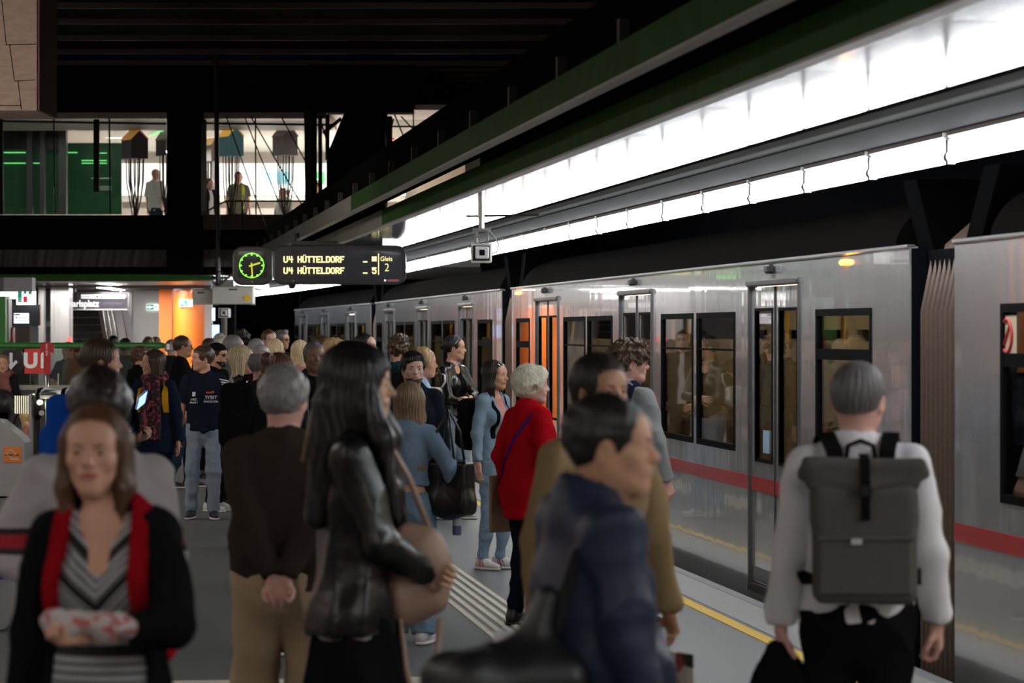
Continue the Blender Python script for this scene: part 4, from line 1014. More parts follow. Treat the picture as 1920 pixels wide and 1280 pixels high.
t=cthing('red_light','small red light on the steel column above the green handrail','light',131,50,642); cb('lens',M('red_lens',(.9,.02,.02),.4,emit=3,ecol=(1,.03,.03)),127,132,632,642,52.92,.1,parent=t)
# ---- glass balustrade with green handrail around the escalator pit
t=cthing('glass_balustrade','glass balustrade with a green handrail in front of the escalator pit','railing',160,38,785)
m_gr=M('green_rail',(.03,.20,.03),.35,bs=4,var=.15)
cb('handrail',m_gr,-60,308,642,653,38,.12,parent=t,b=.02)
mb=MB(); v=38; cb('handrail_end',m_st,308,322,640,660,37.98,.14,parent=t,b=.03)
cb('lower_rail',M('cream_rail',(.48,.45,.40),.5,bs=20),-60,310,722,731,37.95,.2,parent=t)
cb('parapet',M('parapet_grey',(.14,.13,.13),.5,bs=5),-60,310,731,745,38.0,.18,parent=t)
cb('glass_sheet',glass('balustrade_glass',(.80,.86,.84),refl=.05,trans=.8),-60,310,653,722,38.05,.015,parent=t)
for x in(-30,22,108,205,300): cb('glass_clamp',m_st,x,x+2,700,722,38.0,.05,parent=t)
t=cthing('direction_sign','black sign with a white down arrow on the balustrade glass','sign',27,37.9,700)
v=37.9; f=lambda x,y:(U(x,v)-t[1],W(y,v)-t[3]); mb=MB(); mb.prism([f(*q) for q in((8,655),(40,655),(44,672),(44,688),(38,698),(10,698),(4,690),(4,660))],'y',-.02,.0); mb.build('board',m_sb,t[0])
mb=MB(); mb.prism([f(*q) for q in((18.5,661),(24,661),(24,681),(30,675),(34,678.5),(21,693),(9,678.5),(12.5,675),(18.5,681))],'y',-.03,-.02); mb.build('arrow',M('arrow_grey',(.6,.6,.6),.5,emit=.12),t[0])
t=cthing('line_sign','red square sign reading U1 on the balustrade glass','sign',64,37.9,700)
cb('board',M('u1_red',(.50,.035,.03),.5,emit=.10,ecol=(.7,.05,.04)),46,83,654,700,37.88,.02,parent=t)
text('lettering','U1',.255,M('u1_white',(.75,.75,.75),.5,emit=.12),t[0],(U(65.5,37.8)-t[1],-.045,W(677,37.8)-t[3]),off=.012)
# stop sign on the down escalator
t=cthing('stop_sign','red vertical STOP sign with barbed ends on a grey post','sign',88,36,735)
m_rd=M('stop_red',(.42,.008,.012),.45,emit=.04,ecol=(.6,.01,.01),bs=5)
v=36; f=lambda x,y:(U(x,v)-t[1],W(y,v)-t[3]); mb=MB(); mb.prism([f(*q) for q in((80,641),(95,641),(95,644),(101,646),(101,664),(98,660),(95,661),(95,701),(82,701),(82,661),(79,660),(76,664),(76,646),(80,644))],'y',-.02,.02); mb.build('board',m_rd,t[0])
for i,ch in enumerate('STOP'): text('letter',ch,.040,M('stop_white',(.75,.6,.6),.5,emit=.1),t[0],(U(88,36)-t[1],-.025,W(647.5+i*6,36)-t[3]),off=.001)
mb=MB(); mb.cyl((0,.0,-.2),(0,.0,W(700,36)-t[3]),.022,n=12); mb.build('post',m_st,t[0],smooth=True)
# down escalator entrance
t=cthing('escalator','steel escalator entrance with black handrails and glowing lamps behind the pram','escalator',88,34.6,0); z0=0-t[3]
def eb(n,m,x0,x1,y0,y1,dv=0,dep=.6,b=0): cb(n,m,x0,x1,y0,y1,34.6+dv,dep,parent=t,b=b)
eb('housing',M('dark_steel',(.10,.10,.10),.25,metal=.8),70,112,735,868,.05,1.2,.03)
eb('balustrade',m_st,54,62,738,868,0,1.0,.02)
eb('drum',m_st,70,110,736,752,-.02,.3,.03)
mb=MB(); v=34.4
def hr(x): 
    u=U(x,v)-t[1]; mb=MB(); zt=W(733,v)-t[3]; mb.tube([(u,1.2,zt-.02),(u,.4,zt),(u,.1,zt-.01),(u,-.05,zt-.09),(u,-.06,zt-.2),(u,.05,zt-.3)],.036,10); mb.build('handrail',M('rubber_black',(.008,.008,.008),.25),t[0],smooth=True)
hr(65); hr(112)
for x in(75,100):
    mb=MB(); mb.cyl((U(x,34.4)-t[1],-.24,W(754,34.4)-t[3]),(U(x,34.4)-t[1],-.18,W(754,34.4)-t[3]),.028,n=14); mb.build('lamp',M('warm_green_lamp',(.9,1,.7),.4,emit=5,ecol=(.9,1,.65)),t[0])
mb=MB(); mb.cyl((U(88,34.3)-t[1],-.3,W(860,34.3)-t[3]),(U(88,34.3)-t[1],-.3,W(747,34.3)-t[3]),.018,n=10); mb.build('grab_post',m_st,t[0],smooth=True)
mb=MB(); mb.cyl((U(78,34.4)-t[1],-.22,W(774,34.4)-t[3]),(U(78,34.4)-t[1],-.2,W(774,34.4)-t[3]),.03,n=14); mb.build('prohibition_badge',M('badge',(.5,.45,.45),.5),t[0])
# lit grille left of it
t=cthing('lit_grille','warm lit vertical slat grille left of the escalator','grille',42,36.5,772)
cb('back_glow',M('grille_glow',(.9,.85,.6),.5,emit=1.3,ecol=(1,.93,.68)),28,56,742,775,36.6,.05,parent=t)
for i in range(7): cb('slat',m_sb,29+i*4,31+i*4,742,775,36.5,.06,parent=t)
# ------------------------------------------------------------------ the train
def silver():
    m=bpy.data.materials.new('silver_paint'); m.use_nodes=True; nt=m.node_tree; b=nt.nodes['Principled BSDF']
    b.inputs['Base Color'].default_value=(.60,.61,.62,1); b.inputs['Metallic'].default_value=.65
    b.inputs['Coat Weight'].default_value=.8; b.inputs['Coat Roughness'].default_value=.04
    tc=nt.nodes.new('ShaderNodeTexCoord'); mp=nt.nodes.new('ShaderNodeMapping'); mp.inputs['Scale'].default_value=(1,2.2,.25)
    nz=nt.nodes.new('ShaderNodeTexNoise'); nz.inputs['Scale'].default_value=1.6; nz.inputs['Detail'].default_value=1.5
    bp=nt.nodes.new('ShaderNodeBump'); bp.inputs['Strength'].default_value=.10; bp.inputs['Distance'].default_value=.02
    nt.links.new(tc.outputs['Object'],mp.inputs[0]); nt.links.new(mp.outputs[0],nz.inputs['Vector']); nt.links.new(nz.outputs[0],bp.inputs['Height'])
    nt.links.new(bp.outputs[0],b.inputs['Normal']); nt.links.new(bp.outputs[0],b.inputs['Coat Normal'])
    n2=nt.nodes.new('ShaderNodeTexNoise'); n2.inputs['Scale'].default_value=9; mr=nt.nodes.new('ShaderNodeMapRange'); mr.inputs[3].default_value=.15; mr.inputs[4].default_value=.25
    nt.links.new(mp.outputs[0],n2.inputs['Vector']); nt.links.new(n2.outputs[0],mr.inputs[0]); nt.links.new(mr.outputs[0],b.inputs['Roughness']); return m
m_sil=silver(); m_stripe=M('red_stripe',(.45,.022,.025),.3,bs=10,coat=.4); m_rub=M('door_rubber',(.02,.02,.02),.5); m_dfr=M('door_frame',(.12,.12,.125),.3,metal=.7)
m_wfr=M('window_rubber',(.006,.006,.007),.6,spec=.15); m_tg=glass('train_glass',(.86,.86,.82),refl=.07,rough=.015,trans=.9)
m_roof=M('roof_grey',(.0035,.003,.0028),.9,bs=4,var=.2,spec=.04); m_tan=M('interior_tan',(.42,.32,.20),.55,bs=3,var=.1); m_bel=M('bellows_brown',(.09,.055,.038),.6,bs=30,var=.3)
m_seat=M('seat_brown',(.20,.11,.06),.5,bs=10,var=.15); m_pole=M('pole_yellow',(.75,.42,.03),.3); m_int=M('interior_lamp',(.9,.85,.75),.5,emit=11,ecol=(1,.88,.66))
LAY=dict(win=[(.86,2.31,'v'),(4.88,6.34,''),(6.49,7.88,''),(10.37,11.82,''),(11.97,13.37,''),(15.90,17.00,'v')],door=[(2.77,4.38),(8.30,9.96),(13.74,15.39)])
GUT=2.325
_carparts={}
def shared(key,build,parent):
    """build a part once, afterwards copy it with its sub-parts"""
    if key not in _carparts:
        o=build(parent); _carparts[key]=o; return o
    src=_carparts[key]; q=src.copy(); sc.collection.objects.link(q); q.parent=parent
    for ch in [c for c in bpy.data.objects if c.parent==src]:
        r=ch.copy(); sc.collection.objects.link(r); r.parent=q
    return q
def train_car(label,y0,L=17.4,yaw=0,x0=4.53,lay=LAY,flip=False,interior=True,lamps=(),bell=True,group='cars of the silver train'):
    t=thing('train_car',label,'train',(x0+cv(y0)*0,y0,0),yaw,None)
    fl=(lambda a,b:(L-b,L-a)) if flip else (lambda a,b:(a,b))
    wins=sorted([(*fl(a,b),k) for a,b,k in lay['win']]); doors=sorted([fl(a,b) for a,b in lay['door']])
    mb=MB(); mb.box(0,.05,0,L,-.5,.0)
    cuts=sorted([(a,b,.955,1.98) for a,b,k in wins]+[(a,b,.0,2.185) for a,b in doors]); y=0
    for a,b,z0,z1 in cuts:
        mb.box(0,.05,y,a,0,GUT); 
        if z0>0: mb.box(0,.05,a,b,0,z0)
        mb.box(0,.05,a,b,z1,GUT); y=b
    mb.box(0,.05,y,L,0,GUT); mb.box(2.75,2.8,0,L,-.5,.95); mb.box(2.75,2.8,0,L,1.95,GUT); mb.box(.012,2.75,-.001,.04,-.5,GUT-.01,1); mb.box(.05,2.75,L-.04,L,-.5,GUT,1)
    mb.build('body_shell',[m_sil,m_dark2],t)
    mb=MB(); y=0
    for a,b in doors+[(L,L)]: mb.box(-.004,0,y,a,.70,.80); y=b
    mb.build('red_stripe',m_stripe,t)
    mb=MB(); n=10; pr=[(0,GUT)]+[(.05+.55*(1-math.cos(PI/2*i/n)),GUT+.34*math.sin(PI/2*i/n)) for i in range(n+1)]+[(1.6,GUT+.38),(2.8,GUT)]
    k=len(pr); mb.add([(p[0],yy,p[1]) for yy in(.5,L-.5) for p in pr],[(i,i+1,k+i+1,k+i) for i in range(k-1)]+[tuple(range(k)),tuple(range(k,2*k))[::-1]]); mb.build('roof',m_roof,t,smooth=True,sharp=35)
    mb=MB(); mb.box(-.02,.04,0,L,GUT-.012,GUT+.012,b=.008); mb.build('gutter',M('gutter_silver',(.45,.45,.45),.3,metal=.8),t)
    for yy in(.9,L-1.2):
        mb=MB(); mb.cyl((.34,yy-.1,GUT+.18),(.34,yy+.02,GUT+.18),.10,n=20); mb.cyl((.34,yy-.12,GUT+.18),(.34,yy-.1,GUT+.18),.055,n=16,m=1); mb.build('roof_fan',[m_dark2,_M['pale_dark']],t,smooth=True,sharp=40)
    for yy,q in((-.08,1),(L+.08,-1)):
        mb=MB(); mb.prism([(yy-.15,GUT-.1),(yy+.15,GUT-.1),(yy+.15+q*.45,GUT+.40),(yy-.15+q*.45,GUT+.40)],'x',.10,.50); mb.build('roof_bracket',M('bracket_grey',(.002,.002,.0022),.9,spec=.03),t)
    # windows
    for a,b,kd in wins:
        def bw(par,a=a,b=b,kd=kd):
            mb=MB(); f=.045; mb.box(-.006,.04,0,b-a,0,f);mb.box(-.006,.04,0,b-a,1.025-f,1.025);mb.box(-.006,.04,0,f,0,1.025);mb.box(-.006,.04,b-a-f,b-a,0,1.025)
            if kd: mb.box(-.004,.035,0,b-a,.70,.77)
            else: mb.box(-.001,.03,0,b-a,.735,.75)
            o=mb.build('window_frame',m_wfr,par)
            mb=MB(); mb.box(.012,.018,.03,b-a-.03,.03,.995); mb.build('window_glass',m_tg,o); return o
        o=shared(('w',round(b-a,3),kd),bw,t); o.location=(0,a,.955)
    for a,b in doors:
        w_=b-a
        def bf(par,w_=w_):
            mb=MB(); f=.035; mb.box(-.012,.05,-f*.2,f,0,2.185); mb.box(-.012,.05,w_-f,w_+f*.2,0,2.185); mb.box(-.03,.05,0,w_,2.155,2.20,b=.01); mb.box(-.012,.05,0,w_,-.02,.04); o=mb.build('door_frame',m_dfr,par); 
            mb=MB(); mb.box(-.06,0,w_/2-.06,w_/2+.06,2.235,2.30,b=.015); mb.build('door_sensor',m_rub,o); return o
        o=shared(('f',round(w_,3)),bf,t); o.location=(0,a,0)
        for q in(0,1):
            lw=w_/2-.04
            def bd(par,lw=lw,q=q):
                wz0,wz1=.93,1.98; g0,g1=(.10,lw-.13); mb=MB(); 
                mb.box(.012,.04,0,lw,.05,wz0); mb.box(.012,.04,0,lw,wz1,2.15); mb.box(.012,.04,0,g0,wz0,wz1); mb.box(.012,.04,g1,lw,wz0,wz1)
                o=mb.build('door_leaf',m_sil,par)
                mb=MB(); mb.box(.006,.042,g0-.02,g0,wz0-.02,wz1+.02);mb.box(.006,.042,g1,g1+.02,wz0-.02,wz1+.02);mb.box(.006,.042,g0,g1,wz0-.02,wz0);mb.box(.006,.042,g0,g1,wz1,wz1+.02); mb.build('window_seal',m_wfr,o)
                mb=MB(); mb.box(.022,.027,g0,g1,wz0,wz1); mb.build('window_glass',m_tg,o)
                mb=MB(); mb.box(.005,.045,-.004 if q else lw-.012,.012 if q else lw+.004,.05,2.15); mb.build('rubber_edge',m_rub,o)
                mb=MB(); mb.box(.007,.012,0,lw,.70,.80); mb.build('stripe_piece',m_stripe,o)
                mb=MB(); mb.box(.006,.012,.04,lw-.04,.06,.16); mb.build('kick_plate',m_dfr,o); return o
            o=shared(('d',round(lw,3),q),bd,t); o.location=(0,a+.035+q*(lw+.01),0)
    for yy in lamps:
        if 1:
            mb=MB(); mb.box(-.03,0,yy-.08,yy+.08,2.25,2.285,b=.012); mb.build('amber_lamp',M('amber',(.9,.35,.05),.4,emit=6,ecol=(1,.33,.03)),t)
    mb=MB(); mb.box(-.006,0,.28,.42,.42,.62,b=.004); mb.box(-.009,-.005,.33,.37,.46,.58,1,b=.002); mb.build('emergency_plate',[M('plate_white',(.6,.55,.52),.5),m_rub],t); mb=MB(); mb.cyl((-.01,.35,.68),(0,.35,.68),.014); mb.build('key_lock',m_rub,t)
    if interior:
        mb=MB(); mb.box(.06,2.74,.05,L-.05,-.02,.0); mb.build('interior_floor',M('train_floor',(.12,.11,.10),.5),t)
        mb=MB(); mb.box(.06,2.74,.05,L-.05,2.20,2.24); mb.build('interior_ceiling',M('train_ceiling',(.55,.50,.42),.5),t)
        mb=MB(); mb.box(2.66,2.72,.05,L-.05,0,.95); mb.box(2.66,2.72,.05,L-.05,1.85,2.2)
        for a in(.05,2.4,4.5,6.3,7.9,10.1,11.8,13.4,15.5,16.9): mb.box(2.66,2.72,a,a+.38,.95,1.85)
        mb.build('interior_wall',m_tan,t)
        mb=MB(); mb.box(2.73,2.745,.05,L-.05,.9,1.95); mb.build('far_window',M('far_window_dark',(.01,.01,.012),.08),t)
        for yy in(4.5,7.98,10.1,13.48,2.5,15.6):
            mb=MB(); mb.box(.10,.95,yy-.02,yy+.02,.0,1.75); mb.box(1.85,2.6,yy-.02,yy+.02,.0,1.75); mb.build('partition',m_tan,t)
        for yy in(3.55,9.1,14.55):
            mb=MB(); mb.cyl((1.35,yy,0),(1.35,yy,2.2),.018,n=8); mb.cyl((.35,yy+.55,0.0),(.35,yy+.55,2.2),.018,n=8); mb.cyl((.35,yy-.55,.0),(.35,yy-.55,2.2),.018,n=8); mb.build('grab_pole',m_pole,t,smooth=True)
        for xx in(.8,2.0):
            mb=MB(); mb.box(xx-.06,xx+.06,.4,L-.4,2.165,2.195); mb.build('interior_light',m_int,t)
        for yy,dq in((.95,1),(2.1,-1),(5.1,1),(6.1,-1),(6.55,1),(7.6,-1),(10.6,1),(11.6,-1),(12.05,1),(13.1,-1)):
            for xx in(.55,2.2):
                def bs(par):
                    mb=MB(); mb.rbox(-.40,.40,-.22,.22,.38,.46,.03); mb.rbox(-.40,.40,-.26,-.18,.42,1.12,.03); mb.box(-.3,.3,-.15,.1,0,.38); mb.box(.39,.43,-.2,.2,.42,.66); return mb.build('seat',m_seat,par)
                o=shared('seat',bs,t); o.location=(xx,yy,0); o.rotation_euler=(0,0,0 if dq>0 else PI)
    mb=MB(); mb.box(.3,2.5,.4,L-.4,-1.1,-.5); mb.build('underframe',m_dark2,t)
    return t
def gapfit(u): return (FPX*4.53/math.cos(TH)/u-4.53*math.sin(TH))/math.cos(TH)
Y2=gapfit(1490); Y2e=gapfit(728); 
train_car('silver subway car nearest the camera, cut off at the right edge of the view',gapfit(1575)-17.4,17.4,flip=True,bell=False)
train_car('silver subway car behind the grey backpack man, with a red stripe and three double doors',Y2,17.4,lamps=(1.5,17.4-.55))
train_car('third silver subway car, whose doors reflect the orange column',gapfit(725),17.2)
train_car('farthest silver subway car, at the dark tunnel mouth left of the others',gapfit(480),17.0,yaw=.020)
def bellows(y,L,label):
    nb=MB()
    for i in range(8):
        yy=.07+i*(L-.14)/7; nb.tube([(.06,yy,-.5),(.06,yy,0),(.06,yy,1.2),(.06,yy,1.95),(.12,yy,2.25),(.34,yy,2.44),(1.0,yy,2.55)],.030,8)
    nb.box(.09,.3,.03,L-.03,-.5,2.3,1); nb.build('gangway_bellows',[m_bel,m_dark],None,(4.53,y,0),smooth=True,sharp=40,label=label,category='bellows')
bellows(gapfit(1575)+.06,Y2-gapfit(1575)-.12,'brown folded gangway bellows right of the grey backpack man')
bellows(Y2+17.46,gapfit(725)-Y2-17.52,'brown folded gangway bellows left of the car with the amber lamps')
bellows(gapfit(725)+17.26,gapfit(480)-gapfit(725)-17.36,'farthest gangway bellows of the train, above the crowd')
# stickers in the near windows
def sticker(name,y,z,w_,h_,mat,label,cat='sticker'):
    mb=MB(); mb.box(-.002,0,0,w_,0,h_); return mb.build(name,mat,None,(4.53+.010,y,z),label=label,category=cat)
sticker('info_sticker',Y2+3.76,.98,.20,.16,M('sticker_blue',(.35,.55,.75),.4),'pale blue info sticker low in the near door window of the train')
sticker('no_smoking_sticker',gapfit(1650)-.35,1.72,.34,.20,M('sticker_cream',(.6,.5,.35),.4),'cream no smoking sticker in the upper window of the nearest car')
mb=MB(); R_=.085; yc=gapfit(1650)-.2
mb.tube([(0,R_*math.cos(a),R_*math.sin(a)) for a in [2*PI*i/24 for i in range(24)]],.009,6,closed=True); mb.tube([(0,-R_*.7,R_*.7),(0,R_*.7,-R_*.7)],.008,6)
mb.build('prohibition_ring',M('ring_red',(.5,.03,.03),.5),None,(4.53+.004,yc,1.815),label='red prohibition ring on the cream sticker in the nearest car window',category='sticker')
# ------------------------------------------------------------------ hanging equipment
# clock and departure board
V=36.0
m_cas=M('casing_black',(.012,.012,.014),.38,bs=20); m_face=M('lcd_face',(.030,.032,.040),.18,bs=3,var=.25,coat=.5)
def panel_thing(name,label,cat,x0,x1,y0,y1,v,dep=.30,r=.10):
    xc=(x0+x1)/2; t=thing(name,label,cat,C(U(xc,v),v,W(y1,v)),RZ); w_=(x1-x0)*v/FPX; h_=(y1-y0)*v/FPX
    mb=MB(); mb.prism(rrect(w_,h_,r,6,0,h_/2),'y',0,dep); mb.build('casing',m_cas,t)
    q=.012; o=rrect(w_,h_,r,6,0,h_/2); mb=MB(); mb.tube([(p[0],0,p[1]) for p in o],.010,6,closed=True); mb.build('rim',M('rim_dark',(.03,.03,.032),.3),t,smooth=True)
    return t,(lambda x,y:((x-xc)*v/FPX,(y1-y)*v/FPX)),v/FPX
t,f,pp=panel_thing('station_clock','square black station clock with glowing green dial beside the departure board','clock',437,509,463,533,V,.28,.11)
mb=MB(); a=f(473,496); mb.prism(rrect(54*pp,50*pp,.03,4,a[0],a[1]),'y',-.006,0); mb.build('glass_face',M('clock_face',(.012,.013,.012),.12,coat=.5),t)
m_led=M('led_green',(.2,.9,.1),.5,emit=1.6,ecol=(.22,1,.06)); m_hand=M('hand_olive',(.35,.36,.03),.5,emit=.55,ecol=(.62,.66,.06)); a=f(472,497.5); R_=23.5*pp
for k in range(60):
    an=2*PI*k/60; mb=MB(); big=k%5==0; r0=R_*(.80 if k%15==0 else .84) if big else R_*.93; wd=.0085 if big else .0042
    d=(math.sin(an),math.cos(an)); n=(d[1],-d[0]); mb.prism([(a[0]+d[0]*q+n[0]*w_,a[1]+d[1]*q+n[1]*w_) for q,w_ in((r0,wd),(R_,wd),(R_,-wd),(r0,-wd))],'y',-.014,-.006); mb.build('hour_mark' if big else 'minute_mark',m_led,t)
for nm,an,l,wd in(('hour_hand',math.radians(73),.72,.010),('minute_hand',math.radians(176),.90,.008)):
    d=(math.sin(an),math.cos(an)); n=(d[1],-d[0]); mb=MB(); mb.prism([(a[0]+d[0]*q*R_+n[0]*w_,a[1]+d[1]*q*R_+n[1]*w_) for q,w_ in((-.22,wd),(l,wd),(l,-wd),(-.22,-wd))],'y',-.022,-.016); mb.build(nm,m_hand,t)
mb=MB(); a=f(473,528); mb.cyl((a[0],-.012,a[1]),(a[0],0,a[1]),.014); mb.build('lock',_M['pale_dark'],t)
t,f,pp=panel_thing('departure_board','long black departure board with two yellow lines reading U4 HÜTTELDORF','sign',513,760,461,532,V,.30,.11)
mb=MB(); a=f(635,496.5); mb.prism(rrect(233*pp,53*pp,.05,5,a[0],a[1]),'y',-.006,0); mb.build('display',m_face,t)
G={'U':['#...#']*6+['.###.'],'4':['#..#.','#..#.','#..#.','#####','...#.','...#.','...#.'],'H':['#...#']*3+['#####']+['#...#']*3,'Ü':['#...#','#...#','#...#','#...#','#...#','#...#','.###.'],
'T':['#####']+['..#..']*6,'E':['#####','#....','#....','####.','#....','#....','#####'],'L':['#....']*6+['#####'],'D':['####.']+['#...#']*5+['####.'],'O':['.###.']+['#...#']*5+['.###.'],'R':['####.','#...#','#...#','####.','#.#..','#..#.','#...#'],
'F':['#####','#....','#....','####.','#....','#....','#....'],'_':['.....']*6+['#####'],'*':['#.#.#','.###.','#####','.###.','#.#.#','.....','.....'],'5':['#####','#....','####.','....#','....#','#...#','.###.']}
m_am=M('lcd_yellow',(.6,.55,.25),.5,emit=.75,ecol=(1,.90,.42))
def dots(par,ch,x,y,cw,chh,f,dy=-.012,nm='character'):
    mb=MB(); g=G[ch]; px,pz=cw/5,chh/7
    for r in range(7):
        for c_ in range(5):
            if g[r][c_]=='#':
                a=f(x+c_*px,y+(r+1)*pz); b=f(x+(c_+1)*px,y+r*pz); mb.box(a[0]-.003,b[0]+.003,dy,-.006,a[1]-.002,b[1]+.002)
    if ch=='Ü':
        for c_ in(1,3): a=f(x+c_*px-.2,y-1.3); b=f(x+(c_+1)*px+.2,y-3.1); mb.box(a[0],b[0],dy,-.006,a[1],b[1])
    mb.build(nm,m_am,par)
for ry in(480.5,501.5):
    for i,ch in enumerate('U4'): dots(t,ch,532+i*9.8,ry,7.6,11.5,f)
    for i,ch in enumerate('HÜTTELDORF'): dots(t,ch,558.5+i*8.85,ry,7.2,11.5,f)
    dots(t,'_',681,ry-.5,7.5,11.5,f)
dots(t,'*',697.5,481,8.5,12,f); dots(t,'5',698,501.5,7.5,11.5,f)
mb=MB(); a=f(709,515);b=f(710.6,475); mb.box(a[0],b[0],-.012,-.006,a[1],b[1]); mb.build('divider_line',m_am,t)
a=f(724.5,485.5); text('lettering','Gleis',.078,m_am,t,(a[0],-.010,a[1]),off=0,sx=.92)
a=f(725.5,502); text('track_number','2',.135,m_am,t,(a[0],-.010,a[1]),off=-.002,sx=.95)
a=f(722,525.5); mb=MB(); mb.cyl((a[0],-.012,a[1]),(a[0],0,a[1]),.014); mb.build('white_badge',m_lw,t)
a=f(727,528);b=f(748,523.5); mb=MB(); mb.box(a[0],b[0],-.012,0,a[1],b[1]); mb.build('red_strip',M('pinkish',(.35,.09,.09),.5),t)
a=f(550,526.5); mb=MB(); mb.cyl((a[0],-.012,a[1]),(a[0],0,a[1]),.012); mb.build('lock',_M['pale_dark'],t)
mb=MB(); a=f(545,456); b=f(715,460); mb.box(a[0],b[0],.1,.2,a[1]-.03,a[1]+.03); mb.build('hanger_rail',m_cas,t)
for x in(555,712):
    mb=MB(); a=f(x,461); mb.cyl((a[0],.15,a[1]-.02),(a[0],.15,a[1]+.16),.03,n=8); mb.build('hanger',m_cas,t)
mb=MB(); a=f(546,532); mb.cyl((a[0],.14,a[1]),(a[0],.14,a[1]-.06),.045,.03,n=14); mb.build('dome',m_cas,t,smooth=True)
# sign boxes at the pole foot
def whitebox(x0,x1,y0,y1,v,label,extra):
    t=cthing('sign_box',label,'box',(x0+x1)/2,v,y1)
    cb('body',M('cream_box',(.80,.79,.72),.5,bs=5,var=.06),x0,x1,y0,y1,v,.35,parent=t,b=.015); cb('top_edge',_M['pale_dark'],x0,x1,y0-1,y0+.4,v,.3,parent=t)
    xm=(x0+x1)/2; cb('slot',m_sb,xm-7 if extra else xm-9,xm+9 if extra else xm+4,y0+4,y0+7,v-.01,.02,parent=t)
    return t
whitebox(361,397,543,571,48.4,'smaller pale grey sign box left of the one with the yellow disc',False)
t=whitebox(397,475,537,570,48.2,'cream sign box with a yellow disc under the station clock',True)
mb=MB(); mb.cyl((U(464,48.2)-t[1],-.02,W(559,48.2)-t[3]),(U(464,48.2)-t[1],0,W(559,48.2)-t[3]),.054,n=24); mb.build('yellow_disc',M('disc_yellow',(.75,.45,.04),.5,emit=.1),t[0],smooth=True,sharp=30)
for x in(402,470): cb('foot',_M['pale_dark'],x,x+8,570,572,48.18,.1,parent=t)
t=cthing('cable_coil','tangle of dark cable between the hanging pole and the clock','cable',410,48.3,536)
for i in range(4):
    mb=MB(); c0=U(403+i*3.2,48.3)-t[1]; mb.tube([(c0+.05*math.sin(a)*(1+.2*i),.02*i,.03+.10+.11*math.cos(a)) for a in [j*.5 for j in range(11)]],.008,5); mb.build('loop',m_cas,t[0],smooth=True)
cb('junction_housing',M('alu_box',(.25,.25,.24),.4,metal=.6),408,438,524,537,48.35,.3,label='grey metal junction housing between the pole and the clock',category='box')
rod(411,536,440,508,40.8,.012,'thin brown cable rising to the left side of the clock','cable','cable',mat=M('cable_brown',(.12,.06,.03),.5))
# security camera over the platform edge
def cctv(x0,x1,y0,y1,v,label,yc):
    t=cthing('security_camera',label,'camera',(x0+x1)/2,v,y1); w_=(x1-x0)*v/FPX; h_=(y1-y0)*v/FPX
    me=M('cctv_cream',(.80,.80,.74),.4,bs=10,var=.05)
    mb=MB(); mb.box(-w_/2,w_/2,.05,.42,0,h_,b=.01); mb.build('housing',me,t[0])
    mb=MB(); mb.box(-w_/2+.012,w_/2-.012,.03,.06,.012,h_-.012); mb.build('dark_recess',m_cas,t[0])
    mb=MB(); mb.box(-w_*.32,w_*.38,.0,.04,h_*.18,h_*.86,b=.008); mb.build('front_plate',M('cctv_white',(.9,.9,.88),.4,var=.03),t[0])
    mb=MB(); mb.box(-w_*.10,w_*.18,-.008,.01,h_*.36,h_*.68,b=.004); mb.build('lens',M('lens_dark',(.01,.012,.02),.1,coat=.5),t[0])
    mb=MB(); 
    for (a,b_) in(((-w_/2,0),(w_/2,0)),((w_/2,0),(w_/2,h_)),((w_/2,h_),(-w_/2,h_)),((-w_/2,h_),(-w_/2,0))): mb.tube([(a[0],.03,a[1]),(b_[0],.03,b_[1])],.006,5)
    mb.build('hood_rim',_M['cctv_white'],t[0])
    return t,w_,h_
t,w_,h_=cctv(884,921,457,491,23.4,'cream security camera hanging by a bracket over the platform edge',0)
top=HS-t[3]
for q in(-.045,.045):
    mb=MB(); mb.box(q-.010,q+.010,.1,.13,h_,h_+.11); mb.build('bracket_arm',m_st,t[0])
mb=MB(); mb.box(-.07,.07,.08,.15,h_+.10,h_+.125); mb.box(-.05,.05,.08,.12,h_+.05,h_+.06); mb.build('bracket_plate',m_st,t[0])
mb=MB(); mb.cyl((0,.115,h_+.12),(0,.115,h_+.20),.022,n=10); mb.cyl((0,.115,h_+.2),(0,.115,top),.028,n=12); mb.build('drop_pole',m_st,t[0],smooth=True,sharp=40)
mb=MB(); mb.tube([(.05,.12,h_+.12),(.10,.14,h_+.06),(.135,.15,h_+.0),(.12,.15,h_-.06),(.08,.15,h_-.07)],.006,6); mb.build('cable',M('cable_grey',(.3,.3,.3),.5),t[0],smooth=True)
mb=MB(); mb.cyl((-.12,.11,h_+.22),(.45,.11,h_+.23),.008,n=6); mb.build('brace_rod',_M['alu_dark'],t[0])
t,w_,h_=cctv(410,428,578,595,46,'small pale security camera on a grey post at the tunnel mouth',0)
mb=MB(); mb.cyl((.0,.1,0),(.0,.1,-t[3]),.045,n=10); mb.build('post',M('post_beige',(.16,.14,.12),.5),t[0])
